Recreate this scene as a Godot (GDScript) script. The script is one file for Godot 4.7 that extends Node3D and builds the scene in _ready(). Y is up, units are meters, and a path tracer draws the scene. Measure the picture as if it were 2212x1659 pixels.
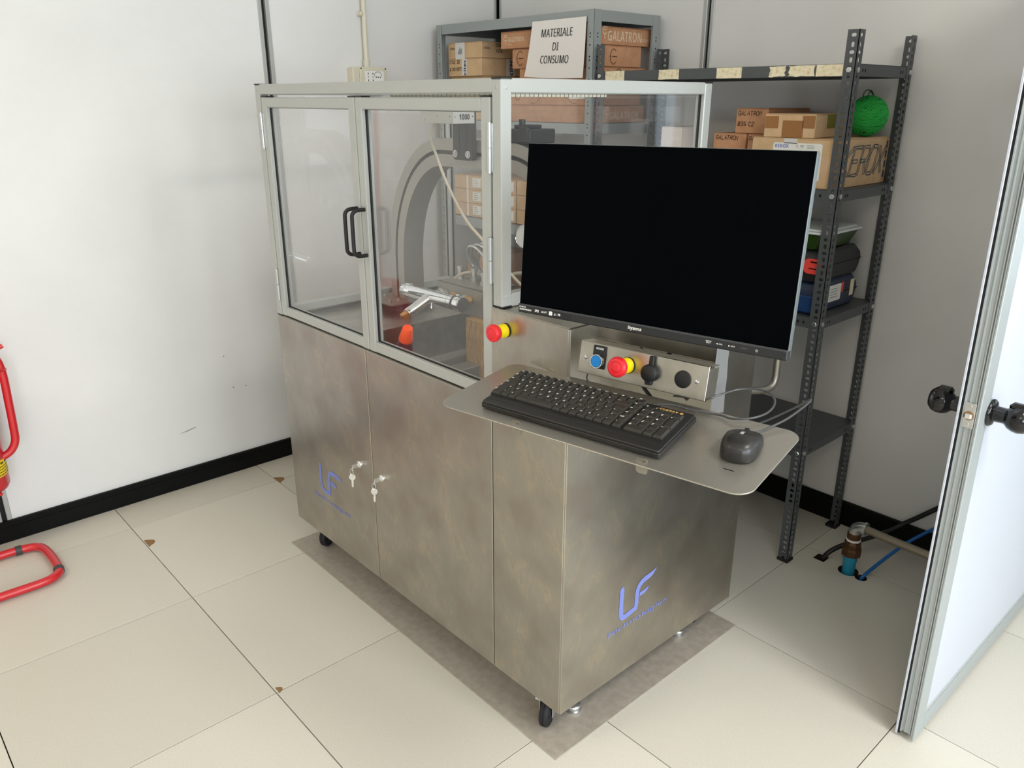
extends Node3D
# A test bench in the corner of a workshop office: camera, sky and lights first, then the room, then the things in it.

class MB:
	var v := PackedVector3Array()
	var n := PackedVector3Array()
	var t := PackedVector2Array()
	var xf := Transform3D()
	func tri(a: Vector3, b: Vector3, c: Vector3, na: Vector3, nb: Vector3, nc: Vector3):
		a = xf * a; b = xf * b; c = xf * c
		na = (xf.basis * na).normalized(); nb = (xf.basis * nb).normalized(); nc = (xf.basis * nc).normalized()
		if (b - a).cross(c - a).dot(na + nb + nc) > 0.0:
			v.append_array(PackedVector3Array([a, c, b])); n.append_array(PackedVector3Array([na, nc, nb]))
		else:
			v.append_array(PackedVector3Array([a, b, c])); n.append_array(PackedVector3Array([na, nb, nc]))
	func quad(a: Vector3, b: Vector3, c: Vector3, d: Vector3, nn: Vector3):
		tri(a, b, c, nn, nn, nn); tri(a, c, d, nn, nn, nn)
	func quad4(a: Vector3, b: Vector3, c: Vector3, d: Vector3, na: Vector3, nb: Vector3, nc: Vector3, nd: Vector3):
		tri(a, b, c, na, nb, nc); tri(a, c, d, na, nc, nd)
	func box(c: Vector3, s: Vector3, b := 0.0):
		var h := s * 0.5
		b = minf(b, minf(h.x, minf(h.y, h.z)) * 0.98)
		for ax in 3:
			var u := (ax + 1) % 3
			var w := (ax + 2) % 3
			for sg in [-1.0, 1.0]:
				var nn := Vector3.ZERO
				nn[ax] = sg
				var p := []
				for q in [[-1, -1], [1, -1], [1, 1], [-1, 1]]:
					var e := Vector3.ZERO
					e[ax] = sg * h[ax]; e[u] = q[0] * (h[u] - b); e[w] = q[1] * (h[w] - b)
					p.append(c + e)
				quad(p[0], p[1], p[2], p[3], nn)
				if b > 0.0:
					for sg2 in [-1.0, 1.0]:
						var n2 := Vector3.ZERO
						n2[ax] = sg; n2[u] = sg2
						var r := []
						for q in [[0, -1], [0, 1], [1, 1], [1, -1]]:
							var e := Vector3.ZERO
							e[ax] = sg * (h[ax] - (b if q[0] == 1 else 0.0)); e[u] = sg2 * (h[u] - (b if q[0] == 0 else 0.0)); e[w] = q[1] * (h[w] - b)
							r.append(c + e)
						quad(r[0], r[1], r[2], r[3], n2.normalized())
		if b > 0.0:
			for sx in [-1.0, 1.0]:
				for sy in [-1.0, 1.0]:
					for sz in [-1.0, 1.0]:
						var g := Vector3(sx, sy, sz)
						tri(c + g * Vector3(h.x, h.y - b, h.z - b), c + g * Vector3(h.x - b, h.y, h.z - b), c + g * Vector3(h.x - b, h.y - b, h.z), g, g, g)
	func bx(x0: float, x1: float, y0: float, y1: float, z0: float, z1: float, b := 0.0):
		box(Vector3(x0 + x1, y0 + y1, z0 + z1) * 0.5, Vector3(x1 - x0, y1 - y0, z1 - z0), b)
	func prism(p: PackedVector2Array, d0: float, d1: float, b := 0.0):
		var m := p.size()
		if Geometry2D.is_polygon_clockwise(p):
			p = p.duplicate(); p.reverse()
		var en := PackedVector2Array()
		for i in m:
			var d := (p[(i + 1) % m] - p[i]).normalized()
			en.append(Vector2(d.y, -d.x))
		var vn := PackedVector2Array()
		for i in m:
			vn.append((en[i] + en[(i + m - 1) % m]).normalized())
		var inn := PackedVector2Array()
		for i in m:
			var k := 1.0 / maxf(0.4, vn[i].dot(en[i]))
			inn.append(p[i] - vn[i] * b * k)
		var lv := [[inn, d0], [p, d0 + b], [p, d1 - b], [inn, d1]] if b > 0.0 else [[p, d0], [p, d1]]
		for k in lv.size() - 1:
			var zc := 0.0
			if b > 0.0: zc = [-1.0, 0.0, 1.0][k]
			for i in m:
				var j := (i + 1) % m
				var ni := vn[i] if vn[i].dot(en[i]) > 0.87 else en[i]
				var nj := vn[j] if vn[j].dot(en[i]) > 0.87 else en[i]
				var a: Vector2 = lv[k][0][i]; var bb: Vector2 = lv[k][0][j]; var cc: Vector2 = lv[k + 1][0][j]; var dd: Vector2 = lv[k + 1][0][i]
				var n0 := Vector3(ni.x, ni.y, zc); var n1 := Vector3(nj.x, nj.y, zc)
				quad4(Vector3(a.x, a.y, lv[k][1]), Vector3(bb.x, bb.y, lv[k][1]), Vector3(cc.x, cc.y, lv[k + 1][1]), Vector3(dd.x, dd.y, lv[k + 1][1]), n0, n1, n1, n0)
		var ix := Geometry2D.triangulate_polygon(inn)
		for i in range(0, ix.size(), 3):
			for e in [[d0, -1.0], [d1, 1.0]]:
				var nn := Vector3(0, 0, e[1])
				tri(Vector3(inn[ix[i]].x, inn[ix[i]].y, e[0]), Vector3(inn[ix[i + 1]].x, inn[ix[i + 1]].y, e[0]), Vector3(inn[ix[i + 2]].x, inn[ix[i + 2]].y, e[0]), nn, nn, nn)
	func tube(p: PackedVector3Array, r: float, sg := 10, closed := false):
		var m := p.size()
		var up := Vector3.UP
		var fr := []
		for i in m:
			var a := p[(i + m - 1) % m] if closed or i > 0 else p[0]
			var b := p[(i + 1) % m] if closed or i < m - 1 else p[m - 1]
			var d := (b - a).normalized()
			if i == 0:
				up = d.cross(Vector3.RIGHT if absf(d.x) < 0.8 else Vector3.UP).normalized()
			up = (up - d * up.dot(d)).normalized()
			fr.append([up, d.cross(up), d])
		for i in (m if closed else m - 1):
			var j := (i + 1) % m
			for k in sg:
				var a0 := TAU * k / sg; var a1 := TAU * (k + 1) / sg
				var n0: Vector3 = fr[i][0] * cos(a0) + fr[i][1] * sin(a0); var n1: Vector3 = fr[i][0] * cos(a1) + fr[i][1] * sin(a1)
				var n2: Vector3 = fr[j][0] * cos(a1) + fr[j][1] * sin(a1); var n3: Vector3 = fr[j][0] * cos(a0) + fr[j][1] * sin(a0)
				quad4(p[i] + n0 * r, p[i] + n1 * r, p[j] + n2 * r, p[j] + n3 * r, n0, n1, n2, n3)
		if not closed:
			for e in [0, m - 1]:
				var d: Vector3 = fr[e][2] * (-1.0 if e == 0 else 1.0)
				for k in sg:
					var a0 := TAU * k / sg; var a1 := TAU * (k + 1) / sg
					tri(p[e], p[e] + (fr[e][0] * cos(a0) + fr[e][1] * sin(a0)) * r, p[e] + (fr[e][0] * cos(a1) + fr[e][1] * sin(a1)) * r, d, d, d)
	func lathe(pr: Array, sg := 24):   # pr: Vector2(radius, height) along +y, smooth where the profile bends little
		var q := pr.size()
		var sn := []
		for i in q - 1:
			var d: Vector2 = (pr[i + 1] - pr[i]).normalized()
			sn.append(Vector2(d.y, -d.x))
		for i in q - 1:
			var a: Vector2 = pr[i]; var b: Vector2 = pr[i + 1]
			if a.distance_to(b) < 1e-7: continue
			var na: Vector2 = sn[i]; var nb: Vector2 = sn[i]
			if i > 0 and sn[i - 1].dot(sn[i]) > 0.62: na = (sn[i - 1] + sn[i]).normalized()
			if i < q - 2 and sn[i + 1].dot(sn[i]) > 0.62: nb = (sn[i + 1] + sn[i]).normalized()
			for k in sg:
				var a0 := TAU * k / sg; var a1 := TAU * (k + 1) / sg
				var c0 := Vector3(cos(a0), 0, sin(a0)); var c1 := Vector3(cos(a1), 0, sin(a1))
				if sg < 10:
					var cm := (c0 + c1).normalized()
					var f: Vector3 = cm * sn[i].x + Vector3.UP * sn[i].y
					if a.x > 1e-6: tri(c0 * a.x + Vector3.UP * a.y, c1 * a.x + Vector3.UP * a.y, c1 * b.x + Vector3.UP * b.y, f, f, f)
					if b.x > 1e-6: tri(c0 * a.x + Vector3.UP * a.y, c1 * b.x + Vector3.UP * b.y, c0 * b.x + Vector3.UP * b.y, f, f, f)
					continue
				var p0 := c0 * a.x + Vector3.UP * a.y; var p1 := c1 * a.x + Vector3.UP * a.y; var p2 := c1 * b.x + Vector3.UP * b.y; var p3 := c0 * b.x + Vector3.UP * b.y
				var n0 := c0 * na.x + Vector3.UP * na.y; var n1 := c1 * na.x + Vector3.UP * na.y; var n2 := c1 * nb.x + Vector3.UP * nb.y; var n3 := c0 * nb.x + Vector3.UP * nb.y
				if a.x > 1e-6: tri(p0, p1, p2, n0, n1, n2)
				if b.x > 1e-6: tri(p0, p2, p3, n0, n2, n3)
	func loft(lp: Array, cap0 := true, cap1 := true):   # rings of equal size, smooth
		var m: int = lp[0].size(); var q := lp.size()
		var nm := []
		for i in q:
			var row := []
			for k in m:
				var du: Vector3 = lp[i][(k + 1) % m] - lp[i][(k + m - 1) % m]
				var dv: Vector3 = lp[mini(i + 1, q - 1)][k] - lp[maxi(i - 1, 0)][k]
				row.append(du.cross(dv).normalized())
			nm.append(row)
		var ctr := Vector3.ZERO
		for k in m: ctr += lp[q / 2][k] / m
		var sgn := 1.0
		var acc := 0.0
		for k in m: acc += nm[q / 2][k].dot(lp[q / 2][k] - ctr)
		if acc < 0.0: sgn = -1.0
		for i in q - 1:
			for k in m:
				var j := (k + 1) % m
				quad4(lp[i][k], lp[i][j], lp[i + 1][j], lp[i + 1][k], nm[i][k] * sgn, nm[i][j] * sgn, nm[i + 1][j] * sgn, nm[i + 1][k] * sgn)
		for e in [[0, cap0, 1], [q - 1, cap1, q - 2]]:
			if not e[1]: continue
			var c := Vector3.ZERO; var c2 := Vector3.ZERO
			for k in m:
				c += lp[e[0]][k] / m; c2 += lp[e[2]][k] / m
			var d := Vector3.ZERO
			for k in m: d += (lp[e[0]][k] - c).cross(lp[e[0]][(k + 1) % m] - c)
			d = d.normalized()
			if d.dot(c - c2) < 0.0: d = -d
			for k in m: tri(c, lp[e[0]][k], lp[e[0]][(k + 1) % m], d, d, d)
	var lift := 0.0
	func stroke(p0: Array, w: float, z := 0.0, joints := true):   # flat printed line in the x-y plane facing +z, mitred, round-ended
		var nn := Vector3(0, 0, 1)
		var p := []
		for e in p0:
			if p.is_empty() or (e as Vector2).distance_to(p[-1]) > 1e-6: p.append(e)
		var q := p.size()
		if q < 2: return
		z += lift
		lift += 0.00002
		var shut: bool = q > 3 and (p[0] as Vector2).distance_to(p0[-1]) < 1e-6
		var side := []
		for i in q:
			var d0: Vector2 = (p[i] - p[i - 1]).normalized() if i > 0 else ((p[0] - p[q - 2]).normalized() if shut else (p[1] - p[0]).normalized())
			var d1: Vector2 = (p[i + 1] - p[i]).normalized() if i < q - 1 else ((p[1] - p[0]).normalized() if shut else d0)
			var b := (d0.orthogonal() + d1.orthogonal())
			b = b.normalized() if b.length() > 0.05 else d0.orthogonal()
			side.append(b * w * 0.5 / maxf(0.5, b.dot(d0.orthogonal())))
		for i in q - 1:
			var a: Vector2 = p[i]; var b: Vector2 = p[i + 1]; var s0: Vector2 = side[i]; var s1: Vector2 = side[i + 1]
			quad(Vector3(a.x + s0.x, a.y + s0.y, z), Vector3(b.x + s1.x, b.y + s1.y, z), Vector3(b.x - s1.x, b.y - s1.y, z), Vector3(a.x - s0.x, a.y - s0.y, z), nn)
		if joints and not shut:
			for e in [[0, 1], [q - 1, q - 2]]:
				var c: Vector2 = p[e[0]]
				var ang: float = (c - p[e[1]]).angle()
				for k in 6:
					var a0 := ang - PI / 2 + PI * k / 6.0; var a1 := ang - PI / 2 + PI * (k + 1) / 6.0
					tri(Vector3(c.x, c.y, z), Vector3(c.x + cos(a0) * w * 0.5, c.y + sin(a0) * w * 0.5, z), Vector3(c.x + cos(a1) * w * 0.5, c.y + sin(a1) * w * 0.5, z), nn, nn, nn)
	func prism_edge(zx: Array, y0: float, y1: float):   # a ridged face looking to -x, given as (z, x) points
		for i in zx.size() - 1:
			var a: Vector2 = zx[i]; var b: Vector2 = zx[i + 1]
			var d := (b - a).normalized()
			quad(Vector3(a.y, y0, a.x), Vector3(b.y, y0, b.x), Vector3(b.y, y1, b.x), Vector3(a.y, y1, a.x), Vector3(-d.x, 0, d.y))
	func mesh() -> ArrayMesh:
		var a := []
		a.resize(Mesh.ARRAY_MAX)
		a[Mesh.ARRAY_VERTEX] = v; a[Mesh.ARRAY_NORMAL] = n
		var am := ArrayMesh.new()
		am.add_surface_from_arrays(Mesh.PRIMITIVE_TRIANGLES, a)
		return am

var M := {}
var rng := RandomNumberGenerator.new()
const CAM := Vector3(-0.7008, 1.5491, 2.9436)
const GL := {"A": "002640;1232", "B": "0006264534033333424130 00", "C": "4536160501103041", "D": "00062645412000", "E": "46060040;0333", "F": "460600;0333", "G": "45361605011030414323", "H": "0006;4046;0343", "I": "2026", "J": "3631201001", "K": "0006;460340", "L": "060040", "M": "0006234640", "N": "00064046", "O": "160501103041453616", "P": "00063645443303", "Q": "160501103041453616;2240", "R": "00063645443303;2340", "S": "453616050413334241301001", "T": "0646;2620", "U": "060110304146", "V": "062046", "W": "0610233046", "X": "0046;0640", "Y": "062346;2320", "Z": "06460040", "0": "160501103041453616", "1": "152620", "2": "05163645440040", "3": "064623334241301001", "4": "360242;3034", "5": "460603334241301001", "6": "36160501103041423303", "7": "064610", "8": "160504133342413010010213;3344453616", "9": "433313040516364541301001", "o": "160501103041453616;0046", "+": "2125;0343", "-": "0343", "/": "0046", "*": "1234;1432;1333", ".": "2021", "<": "460340", "=": "0242;0444"}

func mb(xf := Transform3D()) -> MB:
	var m := MB.new()
	m.xf = xf
	return m

func std(called: String, c: Color, rough := 0.5, metal := 0.0) -> StandardMaterial3D:
	var m := StandardMaterial3D.new()
	m.resource_name = called
	m.albedo_color = c; m.roughness = rough; m.metallic = metal
	M[called] = m
	return m

func hx(s: String) -> Color: return Color.html(s)

# a part (or a one-mesh thing): vertices come in world coordinates when the parent is placed by world = true
func put(m: MB, called: String, mat: Material, parent: Node = self, world := true) -> MeshInstance3D:
	var o := MeshInstance3D.new()
	o.name = called
	if world and parent != self:
		var inv: Transform3D = (parent as Node3D).global_transform.affine_inverse()
		if not inv.is_equal_approx(Transform3D()):
			for i in m.v.size():
				m.v[i] = inv * m.v[i]; m.n[i] = inv.basis * m.n[i]
	o.mesh = m.mesh()
	o.material_override = mat
	parent.add_child(o, true)
	return o

func share(me: Mesh, called: String, mat: Material, parent: Node, xf: Transform3D) -> MeshInstance3D:
	var o := MeshInstance3D.new()
	o.name = called; o.mesh = me; o.material_override = mat
	parent.add_child(o, true)
	o.transform = xf
	return o

func tag(o: Node, label := "", category := "", group := "", kind := "") -> Node:
	if label: o.set_meta("label", label)
	if category: o.set_meta("category", category)
	if group: o.set_meta("group", group)
	if kind: o.set_meta("kind", kind)
	return o

func thing(called: String, label: String, category: String, at := Vector3.ZERO, turn := Basis(), group := "") -> Node3D:
	var o := Node3D.new()
	var nm := called
	var k := 1
	while has_node(NodePath(nm)):
		nm = "%s_%03d" % [called, k]; k += 1
	o.name = nm
	add_child(o)
	o.transform = Transform3D(turn, at)
	tag(o, label, category, group)
	return o

func struct(m: MB, called: String, mat: Material, label := "") -> MeshInstance3D:
	var o := put(m, called, mat)
	tag(o, label, "", "", "structure")
	return o

func rrect(w: float, h: float, r: float, sg := 5, c := Vector2.ZERO) -> PackedVector2Array:
	var p := PackedVector2Array()
	for q in [[1, 1, 0.0], [-1, 1, 90.0], [-1, -1, 180.0], [1, -1, 270.0]]:
		for k in sg + 1:
			var a := deg_to_rad(q[2] + 90.0 * k / sg)
			p.append(c + Vector2(q[0] * (w * 0.5 - r) + cos(a) * r, q[1] * (h * 0.5 - r) + sin(a) * r))
	return p

func disc(r: float, sg := 20, c := Vector2.ZERO) -> PackedVector2Array:
	var p := PackedVector2Array()
	for k in sg: p.append(c + Vector2(cos(TAU * k / sg), sin(TAU * k / sg)) * r)
	return p

func smooth(p: Array, per := 6) -> PackedVector3Array:
	var o := PackedVector3Array()
	for i in p.size() - 1:
		var a: Vector3 = p[maxi(i - 1, 0)]; var b: Vector3 = p[i]; var c: Vector3 = p[i + 1]; var d: Vector3 = p[mini(i + 2, p.size() - 1)]
		for k in per: o.append(b.cubic_interpolate(c, a, d, float(k) / per))
	o.append(p[-1])
	return o

func smooth2(p: Array, per := 6) -> Array:
	var q := []
	for e in p: q.append(Vector3(e.x, e.y, 0))
	var o := []
	for e in smooth(q, per): o.append(Vector2(e.x, e.y))
	return o

# axes: +y of the result points along d
func along(at: Vector3, d: Vector3) -> Transform3D:
	d = d.normalized()
	var x := d.cross(Vector3.UP if absf(d.y) < 0.9 else Vector3.RIGHT).normalized()
	return Transform3D(Basis(x, d, x.cross(d)), at)

# a face frame: x to the right, y up, z out of the face
func face(at: Vector3, x: Vector3, y: Vector3) -> Transform3D:
	x = x.normalized(); y = y.normalized()
	return Transform3D(Basis(x, y, x.cross(y)), at)

var fonts := {}
func font(which: String) -> Font:
	if not fonts.has(which):
		var f := SystemFont.new()
		f.font_names = PackedStringArray(["Droid Serif" if which == "serif" else "Droid Sans"])
		f.font_weight = 700 if which == "bold" else 400
		fonts[which] = f
	return fonts[which]

# printed lettering w wide and h high (h 0: as the type falls), centred on at, world frame
func text(parent: Node, s: String, at: Transform3D, w: float, h: float, mat: Material, which := "sans", called := "lettering") -> MeshInstance3D:
	var t := TextMesh.new()
	t.font = font(which); t.text = s; t.font_size = 48; t.pixel_size = 0.001; t.depth = 0.0004; t.curve_step = 2.0
	t.horizontal_alignment = HORIZONTAL_ALIGNMENT_LEFT
	t.vertical_alignment = VERTICAL_ALIGNMENT_BOTTOM
	var arr: PackedVector3Array = t.surface_get_arrays(0)[Mesh.ARRAY_VERTEX]
	var lo := arr[0]; var hi := arr[0]
	for p in arr:
		lo = lo.min(p); hi = hi.max(p)
	var sx := w / (hi.x - lo.x)
	var sy := h / (hi.y - lo.y) if h > 0.0 else sx
	var o := MeshInstance3D.new()
	o.name = called; o.mesh = t; o.material_override = mat
	parent.add_child(o, true)
	var m := at * Transform3D(Basis().scaled(Vector3(sx, sy, 1.0)), Vector3(-(lo.x + hi.x) * 0.5 * sx, -(lo.y + hi.y) * 0.5 * sy, 0.0))
	o.transform = (parent as Node3D).global_transform.affine_inverse() * m
	return o

func scrawl(m: MB, s: String, at: Vector2, h: float, w: float, z := 0.0, jit := 0.0):   # marker-pen capitals
	var u := h / 6.0
	var x := at.x
	for ch in s:
		if ch == " ":
			x += u * 3.5; continue
		var g: String = GL.get(ch, "").replace(" ", "")
		for part in g.split(";"):
			var p := []
			for i in range(0, part.length() - 1, 2):
				p.append(Vector2(x + (int(part[i]) * 0.9 + int(part[i + 1]) * 0.12) * u + rng.randf_range(-jit, jit), at.y + int(part[i + 1]) * u + rng.randf_range(-jit, jit)))
			m.stroke(p, w, z, jit > 0.0)
		x += u * 5.4

func noise_tex(seed_: int, freq: float, size: int, ramp: Array, octaves := 4) -> ImageTexture:
	var nz := FastNoiseLite.new()
	nz.seed = seed_; nz.frequency = freq; nz.fractal_octaves = octaves; nz.noise_type = FastNoiseLite.TYPE_SIMPLEX_SMOOTH
	var im := nz.get_seamless_image(size, size)
	var g := Gradient.new()
	g.offsets = PackedFloat32Array(ramp.map(func(e): return e[0])); g.colors = PackedColorArray(ramp.map(func(e): return e[1]))
	var o := Image.create(size, size, false, Image.FORMAT_RGB8)
	for y in size:
		for x in size: o.set_pixel(x, y, g.sample(im.get_pixel(x, y).r))
	return ImageTexture.create_from_image(o)

func tri_map(m: StandardMaterial3D, tex: Texture2D, scale: float, world := false):
	m.albedo_texture = tex
	m.albedo_color = Color.WHITE
	m.uv1_triplanar = true; m.uv1_world_triplanar = world
	m.uv1_scale = Vector3.ONE * scale
	m.uv1_triplanar_sharpness = 8.0

func _ready():
	rng.seed = 7
	# --- camera
	var cam := Camera3D.new()
	cam.name = "camera"; add_child(cam)
	cam.position = CAM
	cam.rotation = Vector3(-0.3472, -0.7363, 0.0011)
	cam.fov = rad_to_deg(2.0 * atan(829.5 / 1702.66))
	cam.near = 0.02; cam.far = 60.0
	# --- sky and exposure
	var we := WorldEnvironment.new()
	we.name = "environment"
	var env := Environment.new()
	var sky := Sky.new()
	var sm := ProceduralSkyMaterial.new()
	sm.sky_top_color = hx("9db4d2"); sm.sky_horizon_color = hx("dfe6ee"); sm.ground_bottom_color = hx("8d8f8c"); sm.ground_horizon_color = hx("c9ccca")
	sm.sky_energy_multiplier = 1.5; sm.ground_energy_multiplier = 0.8
	sky.sky_material = sm
	env.background_mode = Environment.BG_SKY; env.sky = sky
	env.tonemap_mode = Environment.TONE_MAPPER_LINEAR
	env.tonemap_exposure = 1.04
	env.sdfgi_enabled = true; env.ssao_enabled = true; env.ssil_enabled = true
	we.environment = env
	add_child(we)
	# --- daylight through the two windows of the rear wall, and through the corridor's window beyond the open door
	area_light("window_daylight", Vector3(-1.75, 1.62, 5.52), Vector3(0, 0, -1), Vector2(1.7, 1.4), 7.6, Color(0.93, 0.97, 1.0))
	area_light("window_daylight", Vector3(0.55, 1.62, 5.52), Vector3(0, 0, -1), Vector2(1.7, 1.4), 7.6, Color(0.93, 0.97, 1.0))
	area_light("corridor_daylight", Vector3(3.6, 1.5, 3.6), Vector3(-0.75, 0, -0.5), Vector2(1.2, 1.6), 1.0, Color(0.86, 0.94, 1.0))
	materials()
	room()
	machine()
	station()
	shelves()
	goods()
	loose_things()

func area_light(called: String, at: Vector3, to: Vector3, size: Vector2, energy: float, c: Color):
	var l := AreaLight3D.new()
	l.name = called
	add_child(l, true)
	l.position = at
	l.look_at(at + to, Vector3.UP if absf(to.y) < 0.9 else Vector3.FORWARD)
	l.area_size = size; l.light_energy = energy; l.light_color = c
	l.area_range = 14.0
	l.shadow_enabled = true

func materials():
	std("wall", hx("e3e0da"), 0.55)
	tri_map(M.wall, noise_tex(3, 0.012, 256, [[0.0, hx("dad9d7")], [0.5, hx("e0dfdd")], [1.0, hx("e5e4e2")]]), 0.35)
	std("wall_dark", hx("0c0c0d"), 0.7)
	std("ceiling", hx("e6e4df"), 0.8)
	std("black_plinth", hx("0e0e0e"), 0.45)
	M.black_plinth.metallic_specular = 0.25
	std("alu", hx("aeb0ac"), 0.32, 0.1)
	std("alu_door", hx("a5abab"), 0.36, 0.2)
	std("cap_black", hx("101011"), 0.55)
	std("rubber", hx("16161a"), 0.7)
	std("gasket", hx("0a0a0b"), 0.8)
	std("steel", Color.WHITE, 0.34, 1.0)
	tri_map(M.steel, steel_tex(), 1.05)
	M.steel.uv1_offset = Vector3(0.13, 0.31, 0.22)
	std("steel_plain", hx("b8b4ab"), 0.33, 1.0)
	tri_map(M.steel_plain, noise_tex(21, 0.02, 256, [[0.0, hx("a9a498")], [0.5, hx("b9b4a9")], [1.0, hx("c6c2b8")]]), 2.2)
	std("steel_top", hx("b8b4ab"), 0.38, 0.75)
	tri_map(M.steel_top, noise_tex(33, 0.22, 512, [[0.0, hx("97928a")], [0.45, hx("a5a097")], [0.6, hx("ada89e")], [1.0, hx("bbb6ad")]], 5), 5.0)
	std("steel_arch", hx("9c9890"), 0.42, 0.6)
	std("steel_inner", hx("98948a"), 0.42, 0.85)
	std("chrome", hx("e8e9ea"), 0.06, 1.0)
	std("zinc", hx("c6c8c8"), 0.3, 0.9)
	std("galvanised", hx("9da3a3"), 0.5, 0.35)
	std("shelf_black", hx("505355"), 0.45, 0.1)
	std("floor_sheet", hx("a39a8c"), 0.48, 0.2)
	tri_map(M.floor_sheet, noise_tex(41, 0.03, 512, [[0.0, hx("a59c8f")], [0.5, hx("afa699")], [0.7, hx("b4ab9e")], [1.0, hx("bab1a4")]], 6), 2.0)
	for k in 3:
		var b: float = [0.0, 0.012, -0.012][k]
		std("tile%d" % k, Color.WHITE, 0.42)
		var sp := noise_tex(50 + k, 0.25, 512, [[0.0, Color(0.72 + b, 0.70 + b, 0.655 + b)], [0.3, Color(0.79 + b, 0.77 + b, 0.722 + b)], [0.55, Color(0.81 + b, 0.79 + b, 0.742 + b)], [1.0, Color(0.84 + b, 0.82 + b, 0.772 + b)]], 3)
		tri_map(M["tile%d" % k], sp, 2.2, true)
		M["tile%d" % k].specular_mode = BaseMaterial3D.SPECULAR_SCHLICK_GGX
		M["tile%d" % k].metallic_specular = 0.4
	std("chip", hx("8a6a44"), 0.9)
	std("void", hx("060606"), 1.0)
	std("mud", hx("33241a"), 0.9)
	var g := std("acrylic", Color(0.93, 0.93, 0.93, 0.012), 0.015)
	g.metallic_specular = 0.42
	g.transparency = BaseMaterial3D.TRANSPARENCY_ALPHA
	var wg := std("window_glass", Color(1, 1, 1, 0.02), 0.01)
	wg.transparency = BaseMaterial3D.TRANSPARENCY_ALPHA
	std("red_plastic", hx("e3242f"), 0.4)
	std("red_paint", hx("c4141f"), 0.28)
	M.red_paint.clearcoat_enabled = true; M.red_paint.clearcoat = 0.6
	std("yellow_plastic", hx("f4d800"), 0.4)
	std("blue_plastic", hx("0a86d8"), 0.35)
	std("orange_plastic", hx("ff5a1e"), 0.4)
	std("navy_plastic", hx("1c2038"), 0.3)
	std("black_plastic", hx("1b1c1e"), 0.5)
	std("black_gloss", hx("0b0b0c"), 0.14)
	std("key_plastic", hx("26241f"), 0.55)
	std("case_plastic", hx("1e1d1b"), 0.5)
	std("legend", hx("e4e2dc"), 0.7)
	std("gold_print", hx("d0a25c"), 0.6)
	std("screen", hx("010204"), 0.3)
	M.screen.metallic_specular = 0.12
	std("housing", hx("1a1b1d"), 0.5)
	std("housing_side", hx("5c6363"), 0.4, 0.1)
	std("ink", hx("15130f"), 0.8)
	std("ink_grey", hx("5c5a55"), 0.8)
	std("logo_blue", hx("7580c2"), 0.6)
	std("paper", hx("f1ebe6"), 0.8)
	std("label_paper", hx("ecebe6"), 0.8)
	std("old_label", hx("e9dcb6"), 0.85)
	tri_map(M.old_label, noise_tex(61, 0.06, 128, [[0.0, hx("cdb98c")], [0.3, hx("e6d9b6")], [0.6, hx("eee2c4")], [1.0, hx("f3ead2")]], 4), 8.0)
	std("card", hx("b08a5c"), 0.85)
	tri_map(M.card, noise_tex(71, 0.03, 256, [[0.0, hx("cba87f")], [0.5, hx("d3b189")], [1.0, hx("dab992")]], 5), 2.0)
	std("card_red", hx("a3764c"), 0.8)
	tri_map(M.card_red, noise_tex(73, 0.03, 256, [[0.0, hx("b98560")], [0.5, hx("c38f6a")], [1.0, hx("cb9974")]], 5), 2.0)
	std("card_dark", hx("7d5c3a"), 0.85)
	std("tape_brown", hx("9c6c3e"), 0.3)
	std("tape_white", hx("dbdad6"), 0.5)
	std("print_pale", hx("dcc2a4"), 0.8)
	std("print_dim", hx("c69f77"), 0.8)
	std("print_brown", hx("4e3115"), 0.8)
	std("kerox_blue", hx("4c5a63"), 0.8)
	std("cream_box", hx("e4d9d0"), 0.6)
	std("twine", hx("16a83e"), 0.6)
	M.twine.rim_enabled = true; M.twine.rim = 0.4
	std("blue_case", hx("1c2b45"), 0.45)
	std("blue_case_low", hx("12386a"), 0.45)
	std("dark_case", hx("1d1e20"), 0.5)
	std("red_latch", hx("e8453a"), 0.5)
	std("green_tub", hx("25400f"), 0.35)
	std("white_lid", hx("d8dcdc"), 0.3)
	std("cream_pvc", hx("d9d3bf"), 0.45)
	std("socket_white", hx("efeeea"), 0.4)
	std("cable_beige", hx("b9b09f"), 0.5)
	std("cable_grey", hx("424344"), 0.3)
	std("cable_black", hx("131313"), 0.5)
	std("pvc_blue", hx("2496bb"), 0.5)
	std("hose_blue", hx("0d62ad"), 0.45)
	std("brass", hx("cfa15a"), 0.35, 0.7)
	std("brass_dirty", hx("54371f"), 0.5, 0.4)
	std("iron_pipe", hx("8b8272"), 0.45, 0.6)
	std("wood", hx("b58a48"), 0.6)
	tri_map(M.wood, noise_tex(81, 0.05, 128, [[0.0, hx("7d5826")], [0.5, hx("b58a48")], [1.0, hx("d0a867")]], 3), 5.0)
	M.wood.uv1_scale = Vector3(40, 3, 40)
	std("film", hx("747575"), 0.35)
	std("led_strip", hx("e9e4cf"), 0.5)
	std("white_door", hx("c2c7d0"), 0.35)
	std("lamp_white", hx("f4f4f2"), 0.5)
	M.lamp_white.emission_enabled = true; M.lamp_white.emission = Color(1.0, 0.95, 0.86); M.lamp_white.emission_energy_multiplier = 3.0

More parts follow.
